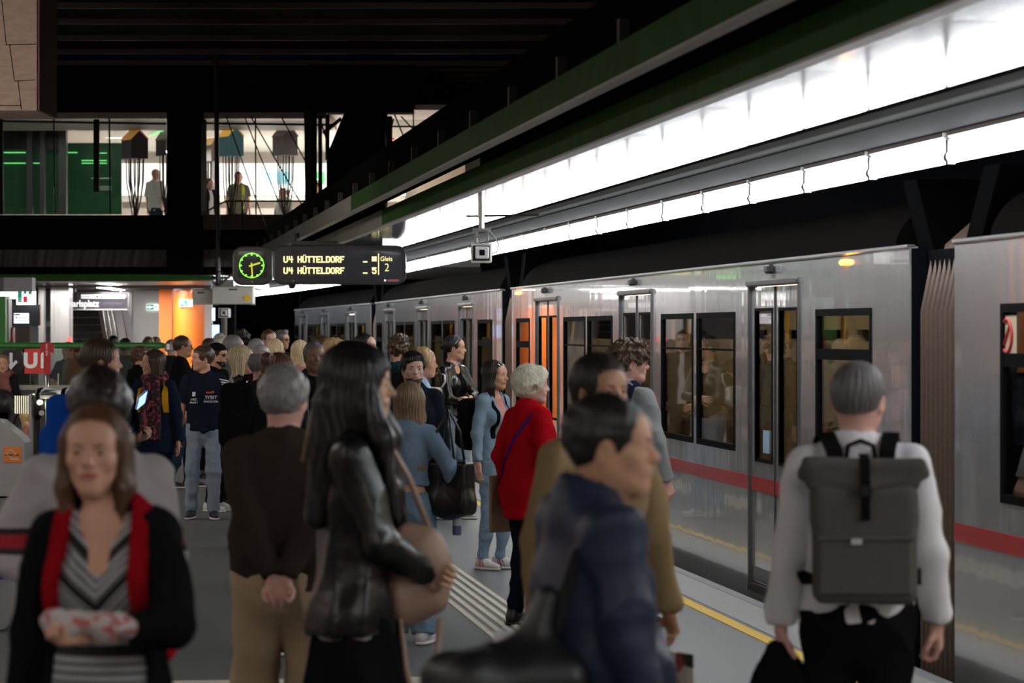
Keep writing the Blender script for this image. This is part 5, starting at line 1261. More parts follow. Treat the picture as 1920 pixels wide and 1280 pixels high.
# ------------------------------------------------------------------ machines at far left
t=thing('validator_machine','light grey rounded ticket machine with an orange sticker, left edge','machine',C(U(8,33),33,0),RZ)
mb=MB(); w_=33/FPX; z=lambda y:(925-y)*w_-.0
mb.prism([((-60-8)*w_,0),((30-8)*w_,0),((46-8)*w_,z(885)),((46-8)*w_,z(822)),((40-8)*w_,z(812)),((0-8)*w_,z(780)),((-60-8)*w_,z(770))],'y',0,.45); mb.build('body',M('validator_grey',(.30,.30,.30),.4,bs=6,var=.06),t,smooth=False)
mb=MB(); mb.box((7-8)*w_,(40-8)*w_,-.008,0,z(859),z(829),b=.003); mb.build('orange_sticker',M('sticker_orange',(.70,.20,.03),.5,var=.06),t)
mb=MB(); c0=((21-8)*w_,z(842)); r=8*w_; mb.tube([(c0[0]+r*1.2*math.cos(a),-.010,c0[1]+r*math.sin(a)) for a in [PI/2*i+PI/2 for i in range(4)]],.006,5,closed=True); mb.build('sticker_diamond',M('sticker_white',(.7,.62,.55),.5),t)
mb=MB(); mb.box((10-8)*w_,(36-8)*w_,-.011,-.008,z(845.5),z(843.5)); mb.build('sticker_dark_line',m_sb,t); mb=MB(); mb.box((20-8)*w_,(35-8)*w_,-.011,-.008,z(853),z(851)); mb.build('sticker_light_line',_M['sticker_white'],t)
mb=MB(); mb.box(-60*w_,(47-8)*w_,-.01,.46,-.001,.02); mb.build('plinth',m_dark,t)
t=thing('validator_post','low light grey machine with a blue label at the lower left edge','machine',C(U(-8,18.3),18.3,0),RZ)
w_=18.3/FPX; z=lambda y:(1185-y)*w_
mb=MB(); mb.prism([(-40*w_,0),(14*w_,z(1180)),(31*w_,z(1165)),(31*w_,z(1015)),(20*w_,z(1000)),(-40*w_,z(1000))],'y',0,.3); mb.build('body',_M['validator_grey'],t)
mb=MB(); mb.box(-30*w_,14*w_,-.008,0,z(1086),z(1030)); mb.build('blue_label',M('label_blue',(.01,.06,.35),.4),t)
# ------------------------------------------------------------------ the crowd
def cloth(n,c,r=.85,v=.12,b=.25,bs=220,**k): return M('cloth_'+n,c,r,var=v,bs=bs,bump=b,spec=.15,**k)
c_blk=cloth('black',(.008,.008,.009)); c_blk2=cloth('charcoal',(.018,.018,.020)); c_navy=cloth('navy',(.012,.017,.038)); c_dnavy=cloth('dark_navy',(.008,.010,.018))
c_wht=cloth('white',(.72,.70,.72)); c_grey=cloth('grey_knit',(.24,.25,.26)); c_lgrey=cloth('light_grey',(.44,.40,.40)); c_red=cloth('red_wool',(.42,.006,.012)); c_maroon=cloth('maroon',(.055,.010,.018))
c_beige=cloth('beige',(.31,.215,.115)); c_tan=cloth('chino_tan',(.37,.265,.17)); c_tweed=cloth('brown_tweed',(.040,.029,.023),v=.35,bs=300); c_den=cloth('denim',(.15,.215,.29),v=.25,bs=150); c_ldn=cloth('light_denim',(.20,.285,.37),v=.22,bs=60)
c_jean=cloth('jeans_pale',(.24,.30,.37),v=.2,bs=40); c_dj=cloth('dark_jeans',(.02,.035,.06)); c_pink=cloth('pink',(.5,.22,.2)); c_dpink=cloth('dusty_pink',(.24,.10,.085)); c_teal=cloth('teal',(.01,.05,.055)); c_lblue=cloth('pale_blue',(.35,.45,.62)); c_purp=cloth('purple',(.16,.08,.16)); c_rb=cloth('bright_red',(.6,.04,.03)); c_cream=cloth('cream',(.45,.38,.30)); c_blue=cloth('blue',(.01,.06,.32)); c_yel=cloth('mustard',(.50,.24,.01)); c_olive=cloth('olive_grey',(.14,.13,.10))
lea=M('black_leather',(.004,.004,.0045),.30,bs=25,bump=.35,var=.2); puf=M('black_puffer',(.012,.012,.014),.45,bs=18,bump=.35)
s_wht=M('shoe_white',(.62,.60,.60),.5,var=.05); s_blk=M('shoe_black',(.012,.012,.013),.45); s_sole=M('sole_white',(.6,.58,.55),.6,var=.05); s_pnk=M('shoe_pink',(.5,.14,.16),.5); s_nav=M('shoe_navy',(.012,.016,.03),.6); s_brn=M('shoe_brown',(.05,.025,.015),.5)
def stripes():
    m=bpy.data.materials.new('cloth_striped'); m.use_nodes=True; nt=m.node_tree; b=nt.nodes['Principled BSDF']; b.inputs['Roughness'].default_value=.85
    N=nt.nodes.new; Lk=nt.links.new
    def mth(op,a,b_=None,c=None):
        n=N('ShaderNodeMath'); n.operation=op
        for i,x in enumerate((a,b_,c)):
            if x is None: continue
            if isinstance(x,(int,float)): n.inputs[i].default_value=x
            else: Lk(x,n.inputs[i])
        return n.outputs[0]
    tc=N('ShaderNodeTexCoord'); sp=N('ShaderNodeSeparateXYZ'); Lk(tc.outputs['Object'],sp.inputs[0])
    ax=mth('ABSOLUTE',sp.outputs[0]); up=mth('GREATER_THAN',sp.outputs[2],1.13)
    w_=mth('SUBTRACT',sp.outputs[2],mth('MULTIPLY',mth('MULTIPLY',ax,1.0),up))
    fine=mth('GREATER_THAN',mth('FRACT',mth('MULTIPLY',w_,44)),.42)
    broad=mth('GREATER_THAN',mth('FRACT',mth('MULTIPLY_ADD',w_,9.6,.15)),.26)
    f=mth('MULTIPLY',broad,mth('MULTIPLY_ADD',fine,.75,.25))
    mx=N('ShaderNodeMix'); mx.data_type='RGBA'; mx.inputs[6].default_value=(.006,.006,.007,1); mx.inputs[7].default_value=(.36,.36,.37,1); Lk(f,mx.inputs[0]); Lk(mx.outputs[2],b.inputs['Base Color']); return m
def banded():
    """sleeve band: red between two dark navy bands, only on the upper arms"""
    m=bpy.data.materials.new('cloth_banded'); m.use_nodes=True; nt=m.node_tree; b=nt.nodes['Principled BSDF']; b.inputs['Roughness'].default_value=.85
    N=nt.nodes.new; Lk=nt.links.new; tc=N('ShaderNodeTexCoord'); sp=N('ShaderNodeSeparateXYZ'); Lk(tc.outputs['Object'],sp.inputs[0])
    mr=N('ShaderNodeMapRange'); mr.inputs[1].default_value=1.13; mr.inputs[2].default_value=1.25; Lk(sp.outputs[2],mr.inputs[0])
    cr=N('ShaderNodeValToRGB'); cr.color_ramp.interpolation='CONSTANT'; e=cr.color_ramp.elements; e[0].color=(.40,.36,.36,1); e[1].position=.95; e[1].color=(.40,.36,.36,1)
    for p_,c_ in((.18,(.02,.01,.015,1)),(.34,(.35,.01,.02,1)),(.68,(.02,.01,.015,1)),(.84,(.40,.36,.36,1))): x=e.new(p_); x.color=c_
    Lk(mr.outputs[0],cr.inputs[0]); ab=N('ShaderNodeMath'); ab.operation='ABSOLUTE'; Lk(sp.outputs[0],ab.inputs[0]); gt=N('ShaderNodeMath'); gt.operation='GREATER_THAN'; gt.inputs[1].default_value=.205; Lk(ab.outputs[0],gt.inputs[0])
    mx=N('ShaderNodeMix'); mx.data_type='RGBA'; mx.inputs[6].default_value=(.40,.36,.36,1); Lk(gt.outputs[0],mx.inputs[0]); Lk(cr.outputs[0],mx.inputs[7]); Lk(mx.outputs[2],b.inputs['Base Color']); return m
c_dred=cloth('dark_red',(.26,.005,.010)); c_str=stripes(); c_band=banded()
def blotch(n,c1,c2,sc_=30):
    m=bpy.data.materials.new('cloth_'+n); m.use_nodes=True; nt=m.node_tree; b=nt.nodes['Principled BSDF']; b.inputs['Roughness'].default_value=.9
    v=nt.nodes.new('ShaderNodeTexNoise'); v.inputs['Scale'].default_value=sc_; r=nt.nodes.new('ShaderNodeValToRGB'); r.color_ramp.elements[0].position=.52; r.color_ramp.elements[1].position=.60; r.color_ramp.elements[0].color=(*c1,1); r.color_ramp.elements[1].color=(*c2,1)
    tc=nt.nodes.new('ShaderNodeTexCoord'); nt.links.new(tc.outputs['Object'],v.inputs['Vector']); nt.links.new(v.outputs[0],r.inputs[0]); nt.links.new(r.outputs[0],b.inputs['Base Color']); return m
c_scarf=blotch('floral_scarf',(.022,.008,.014),(.28,.05,.07),28); c_print=blotch('printed_tee',(.35,.34,.36),(.45,.06,.08),12)
jk=lambda m,**k: dict(dict(m=m,t=.020,hem=.84,open=(.03,.06),collar=True),**k)
sw=lambda m,**k: dict(dict(m=m,t=.014,hem=.88,name='sweater'),**k)
pants=lambda m,**k: dict(dict(m=m),**k)
# --- foreground
A=person('woman in a black cardigan over a grey and black striped top, with red rucksack straps',197,740,752,186,hx=.026,sex='f',skin='light',hair='longwavy',hc='auburn',hl=.32,hvol=-.001,turn=-4,
  top=dict(m=c_blk,t=.022,hem=.55,open=(.10,.15),fa=.012,name='cardigan'),inner=dict(m=c_str,t=.010,hem=.70,v=.17,name='striped_top'),bottom=pants(c_blk),
  L=((.03,.30,1.16),(1,-.2,-.8),(.2,-.3,1),1.0),R='down',nofeet=1,straps=[dict(m=c_dred,x0=.128,x1=.100,w=.024,z0=1.15,t=.022,name='rucksack_strap'),dict(m=c_dred,x0=-.128,x1=-.100,w=.024,z0=1.15,t=.022,name='rucksack_strap')])
B=person('man with bowed head in a pale grey sweater with red arm bands',185,600,684,160,skin='tan',hair='short',hc='dark',hvol=.012,nod=26,turn=8,sh=1.12,fat=1.1,
  top=dict(m=c_band,t=.020,hem=.85,fa=.012,name='sweater'),bottom=pants(c_dj),R=((.19,.18,1.10),(.6,-.7,-.4),(-1,-.3,0),.6),L=((.1,.25,1.05),(.5,-.5,-1),(0,-1,0),.6),nofeet=1)
Bn=person('person with a brown hair bun reading a phone behind the bowed man',188,330,634,88,sex='f',skin='light',hair='bun',hc='brown',hvol=.006,glasses=('sun','head'),
  top=jk(c_blk2,open=None),bottom=pants(c_blk),R=((.06,.15,1.36),(.6,-.4,-1),(-.5,-.5,.7),.9),L=((.1,.2,1.2),(.6,-.4,-1),(0,-.5,.6),.9),nofeet=1)
D=person('grey-haired man in a dark brown tweed jacket, hands clasped behind his back',531,490,684,0,skin='pink',hair='wavyshort',hc='grey',turn=22,fat=1.16,sh=1.12,
  top=dict(m=c_tweed,t=.018,hem=.88,fa=.010,collar=c_lblue,ch=.035,cgap=-1),bottom=pants(c_tan,t=.022,wide=.030,fa=.022,ff=24),L='behind',R='behind',nofeet=1,stance=((-.13,.05),(.13,-.03)))
E=person('woman with long straight black hair in a black leather jacket, hugging a beige handbag',668,585,644,88,sex='f',skin='asian',hair='long',hc='black',hl=.46,hvol=.014,turn=6,sh=1.05,
  top=dict(m=lea,t=.024,hem=.86,fa=.018,ff=20,open=(.05,.07),collar=True),inner=dict(m=c_print,t=.010,hem=.84,v=.06),bottom=dict(m=c_blk,skirt=.20,flare=.24),R=((.02,.235,1.03),(1,-.5,-.6),(-1,-.2,.2),.8),L=((.0,.25,1.06),(1,-.3,-.6),(-1,-.2,.2),.8),nofeet=1)
Fm=person('dark-haired man in a navy quilted jacket seen in profile, nearest the camera',1112,790,733,72,skin='olive',hair='short',hc='black',turn=30,fat=1.12,sh=1.08,hf=.035,shz=.02,
  top=dict(m=M('navy_nylon',(.014,.020,.045),.5,bs=60,bump=.1,var=.05,spec=.3),t=.022,hem=.80,fa=.014,ff=22,collar=True,ch=.065,cgap=.02,name='quilted_jacket'),bottom=pants(c_dnavy),nofeet=1,R=((.24,.10,.86),(.3,-1,0),(-1,0,0),.5))
Gm=person('grey-haired man in a white shirt carrying a grey roll-top backpack',1608,575,674,2,skin='pink',hair='crop',hc='salt',hvol=.003,turn=24,sh=1.08,fat=1.05,
  top=dict(m=c_wht,t=.016,hem=.90,fa=.014,ff=24,st=.016,collar=True,ch=.03,cgap=-1,name='shirt'),bottom=pants(c_blk,t=.016,wide=.01),L=((.25,.03,.88),(.3,-1,0),(-1,0,0),1.3),R=((.27,.06,.86),(.4,-1,0),(-1,.2,0),.8),nofeet=1)
Hm=person('woman in a beige jacket with black cuffs behind the navy jacket man',1122,560,660,152,sex='f',skin='tan',hair='tied',hc='dark',hvol=.004,turn=-8,sh=1.12,
  top=dict(m=c_beige,t=.022,hem=.86,fa=.014,collar=True,cuff=c_blk,open=(.0,.02)),inner=dict(m=c_blk2),bottom=pants(c_dnavy),L=((.245,.07,.83),(.4,-1,0),(-1,0,0),.8),nofeet=1)
# --- middle distance
Im=person('young man with curly brown hair, grey sweater and navy rucksack strap, boarding the train',1178,300,640,48,skin='pink',hair='curly',hc='brown',turn=34,hvol=.012,glasses=('clear','eyes'),top=sw(c_grey,t=.020,hem=.90),bottom=pants(c_dj),shoes=(s_blk,s_sole),R=((.24,.10,.88),(.5,-1,0),(-1,0,0),.5),L='down',straps=[dict(m=c_navy,x0=.09,x1=.09,w=.026,z0=1.2,z1=1.6,name='rucksack_strap')])
Jm=person('elderly woman with curly white hair in a bright red coat',990,300,685,50,sex='f',skin='fair',hair='perm',hc='white',turn=40,fat=1.08,lean=.015,top=dict(m=c_red,t=.032,hem=.73,fa=.010,collar=True,ch=.035,cgap=.02,name='coat'),bottom=pants(c_dnavy,wide=.01),shoes=(s_blk,s_blk),L=((.24,.02,.90),(.4,-1,0),(-1,0,0),.8),R='pocket',straps=[dict(m=cloth('violet',(.07,.02,.16)),x0=-.20,x1=.16,w=.010,z0=.98,z1=1.48,t=.024,name='bag_strap')])
Km=person('long dark-haired woman in a light denim jacket, jeans and white trainers',926,243,673,128,sex='f',skin='light',hair='long',hc='dark',hl=.34,turn=-12,glasses=('sun','head'),top=dict(m=c_ldn,t=.014,hem=.92,open=(.05,.06),collar=True,fa=.008),inner=dict(m=c_pink,v=.05,t=.002),bottom=pants(c_ldn,wide=.0,t=.004),shoes=(s_wht,s_sole,s_pnk),stance=((-.07,.04),(.08,-.03)),straps=[dict(m=c_blk,x0=-.10,x1=-.085,w=.016,z0=1.1,name='rucksack_strap'),dict(m=c_blk,x0=.10,x1=.085,w=.016,z0=1.1,name='rucksack_strap')])
Lm=person('woman with folded arms in a black leather jacket and pale jeans',850,192,627,128,sex='f',skin='light',hair='bun',hc='black',turn=-32,glasses=('sun','head',1),top=dict(m=lea,t=.012,hem=.98,open=(.04,.06),collar=True,fa=.008),inner=dict(m=c_blk,v=.12,hem=.96,t=.002),bottom=pants(c_jean,wide=.032,t=.006,len=1.06),shoes=(s_wht,s_sole),L='crossA',R='crossB',stance=((-.08,.03),(.08,-.05)))
Mm=person('woman with long dark blonde hair in a cropped denim jacket, seen from behind',768,318,715,8,sex='f',skin='light',hair='longwavy',hc='dirty',hl=.50,hvol=.008,top=dict(m=c_den,t=.020,hem=1.07,fa=.010,collar=True,cgap=-1),bottom=pants(c_den,wide=.038,t=.008,len=1.04),shoes=(s_wht,s_sole),R=((.30,.02,.98),(.5,-1,0),(-1,0,0),.8),stance=((-.09,.05),(.11,-.06)))
Nm=person('young man with dark fringe and beard in a navy hoodie',774,262,657,172,skin='fair',hair='sideparted',hc='black',beard='full',beardc='brown',turn=-4,hvol=.002,top=sw(cloth('navy_hoodie',(.010,.014,.022)),t=.022,hood=True),bottom=pants(c_blk),shoes=(s_blk,s_blk))
person('blond person in a pale blue shirt behind the bearded young man',792,235,650,80,skin='light',hair='wavyshort',hc='blonde',top=sw(c_lblue,collar=True),bottom=pants(c_dj),shoes=(s_blk,s_blk),sex='f',turn=10)
Om=person('man with thick curly brown hair in a teal shirt, seen from behind',748,195,628,5,skin='light',hair='curly',hc='brown',turn=4,top=sw(c_teal),bottom=pants(c_blk),shoes=(s_blk,s_blk))
person('man with receding dark hair looking right, in front of the second car gap',684,190,623,105,skin='fair',hair='receding',hc='black',turn=6,top=jk(c_blk),inner=dict(m=c_blk2),bottom=pants(c_blk),shoes=(s_blk,s_blk),beard='chin')
person('woman with short fluffy blonde hair in a bright red top, facing right',627,200,635,78,sex='f',skin='light',hair='perm',hc='blonde',top=jk(c_rb,open=None),bottom=pants(c_blk),shoes=(s_blk,s_blk))
person('young man with short brown hair in a cream coat, facing right',606,190,628,82,skin='light',hair='short',hc='brown',top=jk(c_cream),inner=dict(m=c_wht),bottom=pants(c_dj),shoes=(s_brn,s_brn))
person('frowning grey-haired man in a navy puffer vest, facing the camera',588,228,638,160,skin='brown',hair='crop',hc='salt',fat=1.12,top=dict(m=M('navy_puffer',(.014,.022,.045),.4,bs=18,bump=.3),t=.026,hem=.88,open=(.07,.09),collar=True,sleeve=1.0),inner=dict(m=c_blk,t=.008),bottom=pants(c_blk),shoes=(s_blk,s_blk))
person('woman with long strawberry blonde hair and a pink top, behind the frowning man',563,176,636,30,sex='f',skin='light',hair='long',hc='fairb',hl=.42,top=sw(c_pink),bottom=pants(c_dj),shoes=(s_wht,s_sole))
person('person with fluffy dark brown hair hidden behind the black-haired woman',652,285,642,10,sex='f',skin='light',hair='perm',hc='brown',top=jk(c_blk,open=None),bottom=pants(c_blk),shoes=(s_blk,s_blk))
person('man with dark swept hair and glasses in a black jacket, right before the dark tunnel',527,139,618,118,skin='tan',hair='quiff',hc='salt',glasses=('clear','eyes'),top=jk(c_blk),inner=dict(m=c_blk2),bottom=pants(c_blk),shoes=(s_blk,s_blk))
person('man with short ginger hair, white shirt and dark jacket, facing the camera before the tunnel',504,150,617,150,skin='fair',hair='short',hc='auburn',top=jk(c_blk2),inner=dict(m=c_wht),bottom=pants(c_blk),shoes=(s_blk,s_blk),beard='chin')
person('woman with a pale blonde ponytail seen from behind',516,185,634,0,sex='f',skin='light',hair='pony',hc='fairb',top=jk(c_cream,open=None),bottom=pants(c_dj),shoes=(s_blk,s_blk))
person('woman with long grey hair and a purple top, seen from behind',481,170,633,20,sex='f',skin='light',hair='long',hc='grey',hl=.28,top=sw(c_purp),bottom=pants(c_dj),shoes=(s_blk,s_blk))
person('person with short silver hair beside the bald man',489,205,646,15,sex='f',skin='light',hair='short',hc='silver',hvol=.006,top=jk(c_maroon,open=None),bottom=pants(c_dj),shoes=(s_blk,s_blk))
Pm=person('bald man in a maroon sweater seen from behind with a black rucksack',492,262,652,42,skin='pink',hair='balding',hc='salt',turn=12,fat=1.08,top=sw(c_maroon),bottom=pants(c_blk),shoes=(s_blk,s_blk))
person('woman with reddish brown hair tied in a bun, just left of the grey-haired man',523,329,659,45,sex='f',skin='light',hair='topbun',hc='auburn',top=jk(c_blk,open=None),bottom=pants(c_blk),shoes=(s_blk,s_sole))
person('woman with a blonde bob and glasses in a black leather jacket, facing right',452,222,646,84,sex='f',skin='light',hair='bob',hc='fairb',hl=.17,hvol=.006,turn=8,glasses=('clear','eyes'),top=jk(lea),inner=dict(m=c_dpink,v=.05),bottom=pants(c_blk),shoes=(s_blk,s_blk))
person('man with short grey hair in a black puffer jacket, seen from behind',437,180,627,40,skin='pink',hair='short',hc='salt',turn=20,top=dict(m=puf,t=.035,hem=.85,collar=True),bottom=pants(c_blk),shoes=(s_blk,s_blk),fat=1.1)
Cm=person('man in a black flat cap looking right, behind the blonde bob woman',461,165,632,85,skin='tan',hair='short',hc='black',top=jk(c_blk,open=None),bottom=pants(c_blk),shoes=(s_blk,s_blk))
person('person with bushy dark hair at the back of the crowd',453,148,618,0,skin='light',hair='curly',hc='dark',top=jk(c_blk,open=None),bottom=pants(c_blk),shoes=(s_blk,s_blk))
person('old man with thin white hair at the back, left of the bushy hair',413,140,623,140,skin='pink',hair='receding',hc='silver',top=jk(c_blk2,open=None),bottom=pants(c_blk),shoes=(s_blk,s_blk))
person('person with short cream hair behind the bearded man in the cap',421,156,634,60,sex='f',skin='light',hair='perm',hc='white',top=jk(c_blk2,open=None),bottom=pants(c_blk),shoes=(s_blk,s_blk))
person('person with short brown hair in front of the orange column base',392,150,633,20,skin='light',hair='short',hc='brown',top=jk(c_blk,open=None),bottom=pants(c_blk),shoes=(s_blk,s_blk))
Qm=person('bearded man in dark sunglasses and a black cap, behind the boy in the racing polo',406,184,641,112,skin='olive',hair='short',hc='black',beard='full',glasses=('sun','eyes'),top=sw(c_blk,name='tee',sleeve=.45),bottom=pants(c_blk),shoes=(s_wht,s_sole))
Rm=person('boy in a navy racing polo and pale jeans, looking left',382,192,647,176,skin='light',hair='short',hc='brown',hvol=.006,turn=62,top=dict(m=cloth('polo_navy',(.012,.014,.026)),t=.016,hem=.90,sleeve=.42,collar=True,ch=.02,cgap=.02,name='polo_shirt',fa=.008),bottom=pants(c_jean,t=.010,wide=.016),shoes=(s_nav,s_sole),stance=((-.10,.02),(.13,-.06)),R='down',L=((.22,-.1,.88),(.3,-1,0),(-1,0,0),.4))
Sm=person('tall man with glasses in a black jacket and dark jeans, facing right',342,160,628,85,skin='tan',hair='receding',hc='brown',hvol=.004,glasses=('clear','eyes'),top=jk(c_blk,open=None,hem=.82),bottom=pants(c_dj,wide=.014),shoes=(s_blk,s_sole,s_wht),stance=((-.1,.1),(.12,-.12)))
Tm=person('woman in a navy jacket with floral scarf and mustard rucksack straps, looking left',290,208,654,190,sex='f',skin='light',hair='bob',hc='brown',hl=.15,turn=66,top=dict(m=cloth('navy_jacket',(.012,.018,.038)),t=.026,hem=.78,fa=.010,open=None),bottom=pants(c_dnavy,wide=.01),shoes=(s_blk,s_blk),scarf=dict(m=c_scarf,l=.55),R=((.20,.16,.98),(.8,-.8,0),(-1,0,0),.9),straps=[dict(m=c_yel,x0=.135,x1=.115,w=.024,z0=1.16,t=.012,name='rucksack_strap'),dict(m=c_yel,x0=-.135,x1=-.115,w=.024,z0=1.16,t=.012,name='rucksack_strap')])
person('person in a dark coat with shoulders turned away, beyond the floral scarf woman',322,128,635,0,skin='light',hair='short',hc='grey',top=jk(c_blk2,open=None),bottom=pants(c_blk),shoes=(s_blk,s_blk))
person('person with auburn hair beyond the balustrade, left of the orange column',278,120,630,20,sex='f',skin='light',hair='short',hc='auburn',top=jk(c_blk,open=None),bottom=pants(c_blk),shoes=(s_blk,s_blk))
person('person with dark blonde hair beyond the balustrade, in front of the orange column',292,118,630,-20,sex='f',skin='light',hair='short',hc='dirty',top=jk(c_olive,open=None),bottom=pants(c_blk),shoes=(s_blk,s_blk))
person('person with curly auburn hair behind the balustrade glass, beside the floral scarf woman',262,150,650,40,sex='f',skin='light',hair='curly',hc='auburn',top=jk(c_blk,open=None),bottom=pants(c_blk),shoes=(s_blk,s_blk))
person('man with short dark hair in a dark navy jacket seen from behind at the balustrade',235,146,632,0,skin='tan',hair='crop',hc='black',top=jk(c_navy,open=None,t=.03),bottom=pants(c_blk),shoes=(s_blk,s_blk),fat=1.1)
person('person with dark hair beyond the green handrail, right of the bun',213,120,628,10,skin='tan',hair='short',hc='black',top=jk(c_blk,open=None),bottom=pants(c_blk),shoes=(s_blk,s_blk))
person('man in a navy tee shirt with bent arms behind the balustrade glass',128,132,640,200,skin='light',hair='short',hc='dark',top=dict(m=c_navy,t=.016,hem=.9,sleeve=.42,name='tee_shirt'),bottom=pants(c_blk),shoes=(s_blk,s_blk),R='belly',L='belly')
person('person in a pale olive hooded jacket behind the balustrade glass',150,135,636,20,skin='light',hair='short',hc='dark',top=jk(c_olive,open=None,hood=True,t=.03),bottom=pants(c_blk),shoes=(s_blk,s_blk))
Um=person('woman with a dusty pink scarf at the left edge, behind the pram',6,150,664,175,sex='f',skin='light',hair='tied',hc='dirty',top=jk(c_blk2,open=None),bottom=pants(c_blk),shoes=(s_blk,s_blk),scarf=dict(m=c_dpink,l=.45),L='belly',R='belly')
Wm=person('small blond child in a pink top sitting in the pram',52,152,766,80,H=.90,base=.0,sex='f',kid=1,hk=1.25,skin='fair',hair='bob',hc='blonde',hl=.14,top=dict(m=c_pink,t=.016,hem=.8,name='top'),bottom=pants(c_lgrey),shoes=(s_blk,s_blk),sit=1,L=((.05,.30,1.2),(.8,-.4,-1),(0,-1,0),.8),R=((.05,.34,1.25),(.8,-.4,-1),(0,-1,0),.8))
Wm.root.location.z=W(766,FPX/152)-.90
# --- passengers inside the car
def pxs(X,Y):
    z=X*math.sin(TH)+Y*math.cos(TH); l=X*math.cos(TH)-Y*math.sin(TH); return 960+FPX*l/z,FPX/z
def rider(label,X,Y,H,face,**k):
    px,s=pxs(X,Y); return person(label,px,s,0,face,H=H,**k)
r1=rider('seated passenger in a brown coat behind the near right window pane of the train',5.15,Y2+5.35,1.70,190,sit=1,skin='light',hair='short',hc='silver',top=jk(c_tweed,open=None),bottom=pants(c_blk)); r1.root.location.z=-.42
r2=rider('seated passenger in a tan coat low in the train window right of the reflections',5.15,Y2+5.05+1.75,1.66,10,sit=1,sex='f',skin='light',hair='long',hc='brown',top=jk(c_beige,open=None),bottom=pants(c_blk)); r2.root.location.z=-.42
rider('standing passenger in a pale blue shirt behind the near train door',5.35,Y2+3.15,1.74,200,skin='light',hair='short',hc='brown',top=sw(c_lblue),bottom=pants(c_dj))
rider('standing passenger in red seen in the second door of the train',5.3,Y2+14.6,1.72,240,skin='tan',hair='short',hc='dark',top=sw(c_red),bottom=pants(c_blk))
rider('standing dark-haired passenger behind the middle train door',5.5,Y2+9.2,1.70,200,sex='f',skin='light',hair='long',hc='brown',top=jk(c_blk2,open=None),bottom=pants(c_blk))
r3=rider('seated passenger in the far window pair of the nearer train car',5.15,Y2+11.3,1.70,190,sit=1,skin='light',hair='short',hc='grey',top=jk(c_blk2,open=None),bottom=pants(c_blk)); r3.root.location.z=-.42
r4=rider('seated passenger in red added for the red patch in the nearest car window',5.15,gapfit(1575)-2.0,1.70,15,sit=1,skin='light',hair='short',hc='brown',top=jk(c_rb,open=None),bottom=pants(c_blk)); r4.root.location.z=-.42  # passenger added to supply the red patch in this window
# --- people in the gallery
def up(label,px,v,ty,face,**k):
    b=3.28; p_=person(label,px,FPX/v,0,face,H=W(ty,v)-b,base=b,cell=.016,**k); return p_
up('bald man in a white tee shirt standing in the gallery',292,54.6,316,35,skin='pink',top=dict(m=cloth('tee_white',(.75,.73,.72)),t=.022,hem=.86,sleeve=.45,name='tee_shirt'),bottom=pants(c_dj),L='down')
up('person in a white shirt and dark jacket in the gallery, left of the yellow stripes',392,55,334,140,skin='pink',hair='short',hc='brown',top=jk(c_blk2),inner=dict(m=c_wht),bottom=pants(c_dj))
up('worker with yellow safety stripes behind the teal lantern in the gallery',447,56,322,175,skin='light',hair='short',hc='dark',top=dict(m=c_olive,t=.02,hem=.86,sleeve=.35,name='vest'),bottom=pants(c_navy),fat=1.1,straps=[dict(m=cloth('vest_yellow',(.45,.52,.04)),x0=.10,x1=.10,w=.03,z0=.95),dict(m=cloth('vest_yellow',(.45,.52,.04)),x0=-.10,x1=-.10,w=.03,z0=.95)])
up('crouched person in grey at the foot of the mauve lantern in the gallery',531,56.5,352,200,skin='tan',hair='short',hc='dark',top=sw(c_grey),bottom=pants(c_dj))
up('person in a straw hat and white top at the right end of the gallery windows',593,57,338,180,skin='tan',hair='perm',hc='fairb',top=sw(c_wht),bottom=pants(c_dj),sex='f')
# ------------------------------------------------------------------ things carried
def smesh(name,sd,mat,h,parent,loc=(0,0,0),rotz=0,fold=None,seed=1,**kw):
    V,Q=sd.mesh(h)
    if fold: V=V+vnormals(V,Q)*folds(V,seed,*fold)[:,None]
    return mesh_obj(name,V,Q,mat,parent,loc,rotz,smooth=True,**kw)
def held(name,label,cat,p,x,y,z):
    return thing(name,label,cat,local(p,x,y,z),p.rz)
# grey roll-top backpack
t=held('backpack','grey roll-top backpack with a black buckle strap on the white shirt man','backpack',Gm,0,-.155,0.98)
gb=cloth('backpack_grey',(.095,.088,.080),r=.6,bs=120); bw_=cloth('webbing',(.008,.008,.008))
b=Sdf().box((0,-.07,.19),(.165,.075,.19),.035,k=.02).box((0,-.065,.34),(.165,.060,.10),.03,k=.03)
smesh('main_body',b,gb,.008,t,fold=(14,.006,.5))
b=Sdf().box((0,-.082,.445),(.195,.055,.022),.02,k=.02).cone((-.19,-.10,.415),(.0,-.125,.37),.022,.024,k=.03).cone((.0,-.125,.37),(.19,-.10,.415),.024,.022,k=.03).box((0,-.10,.405),(.18,.035,.045),.02,k=.02)
smesh('roll_top',b,gb,.007,t,fold=(18,.006,.5),seed=4)
mb=MB(); mb.rbox(-.150,.150,-.156,-.13,.03,.215,.01); mb.build('front_pocket',gb,t,smooth=False)
mb=MB(); mb.box(-.155,.155,-.164,-.14,.205,.22,b=.004); mb.build('pocket_flap',gb,t)
mb=MB(); mb.ribbon([(0,-.06,.475),(0,-.13,.465),(0,-.158,.40),(0,-.160,.33),(0,-.155,.27)],(.030,0,0),.006); mb.build('closure_strap',bw_,t)
mb=MB(); mb.rbox(-.022,.022,-.176,-.160,.345,.385,.005); mb.build('buckle',M('plastic_black',(.006,.006,.006),.3),t)
mb=MB(); mb.box(-.045,-.012,-.168,-.160,.195,.213); mb.build('white_mark',M('tag_white',(.5,.5,.52),.5),t)
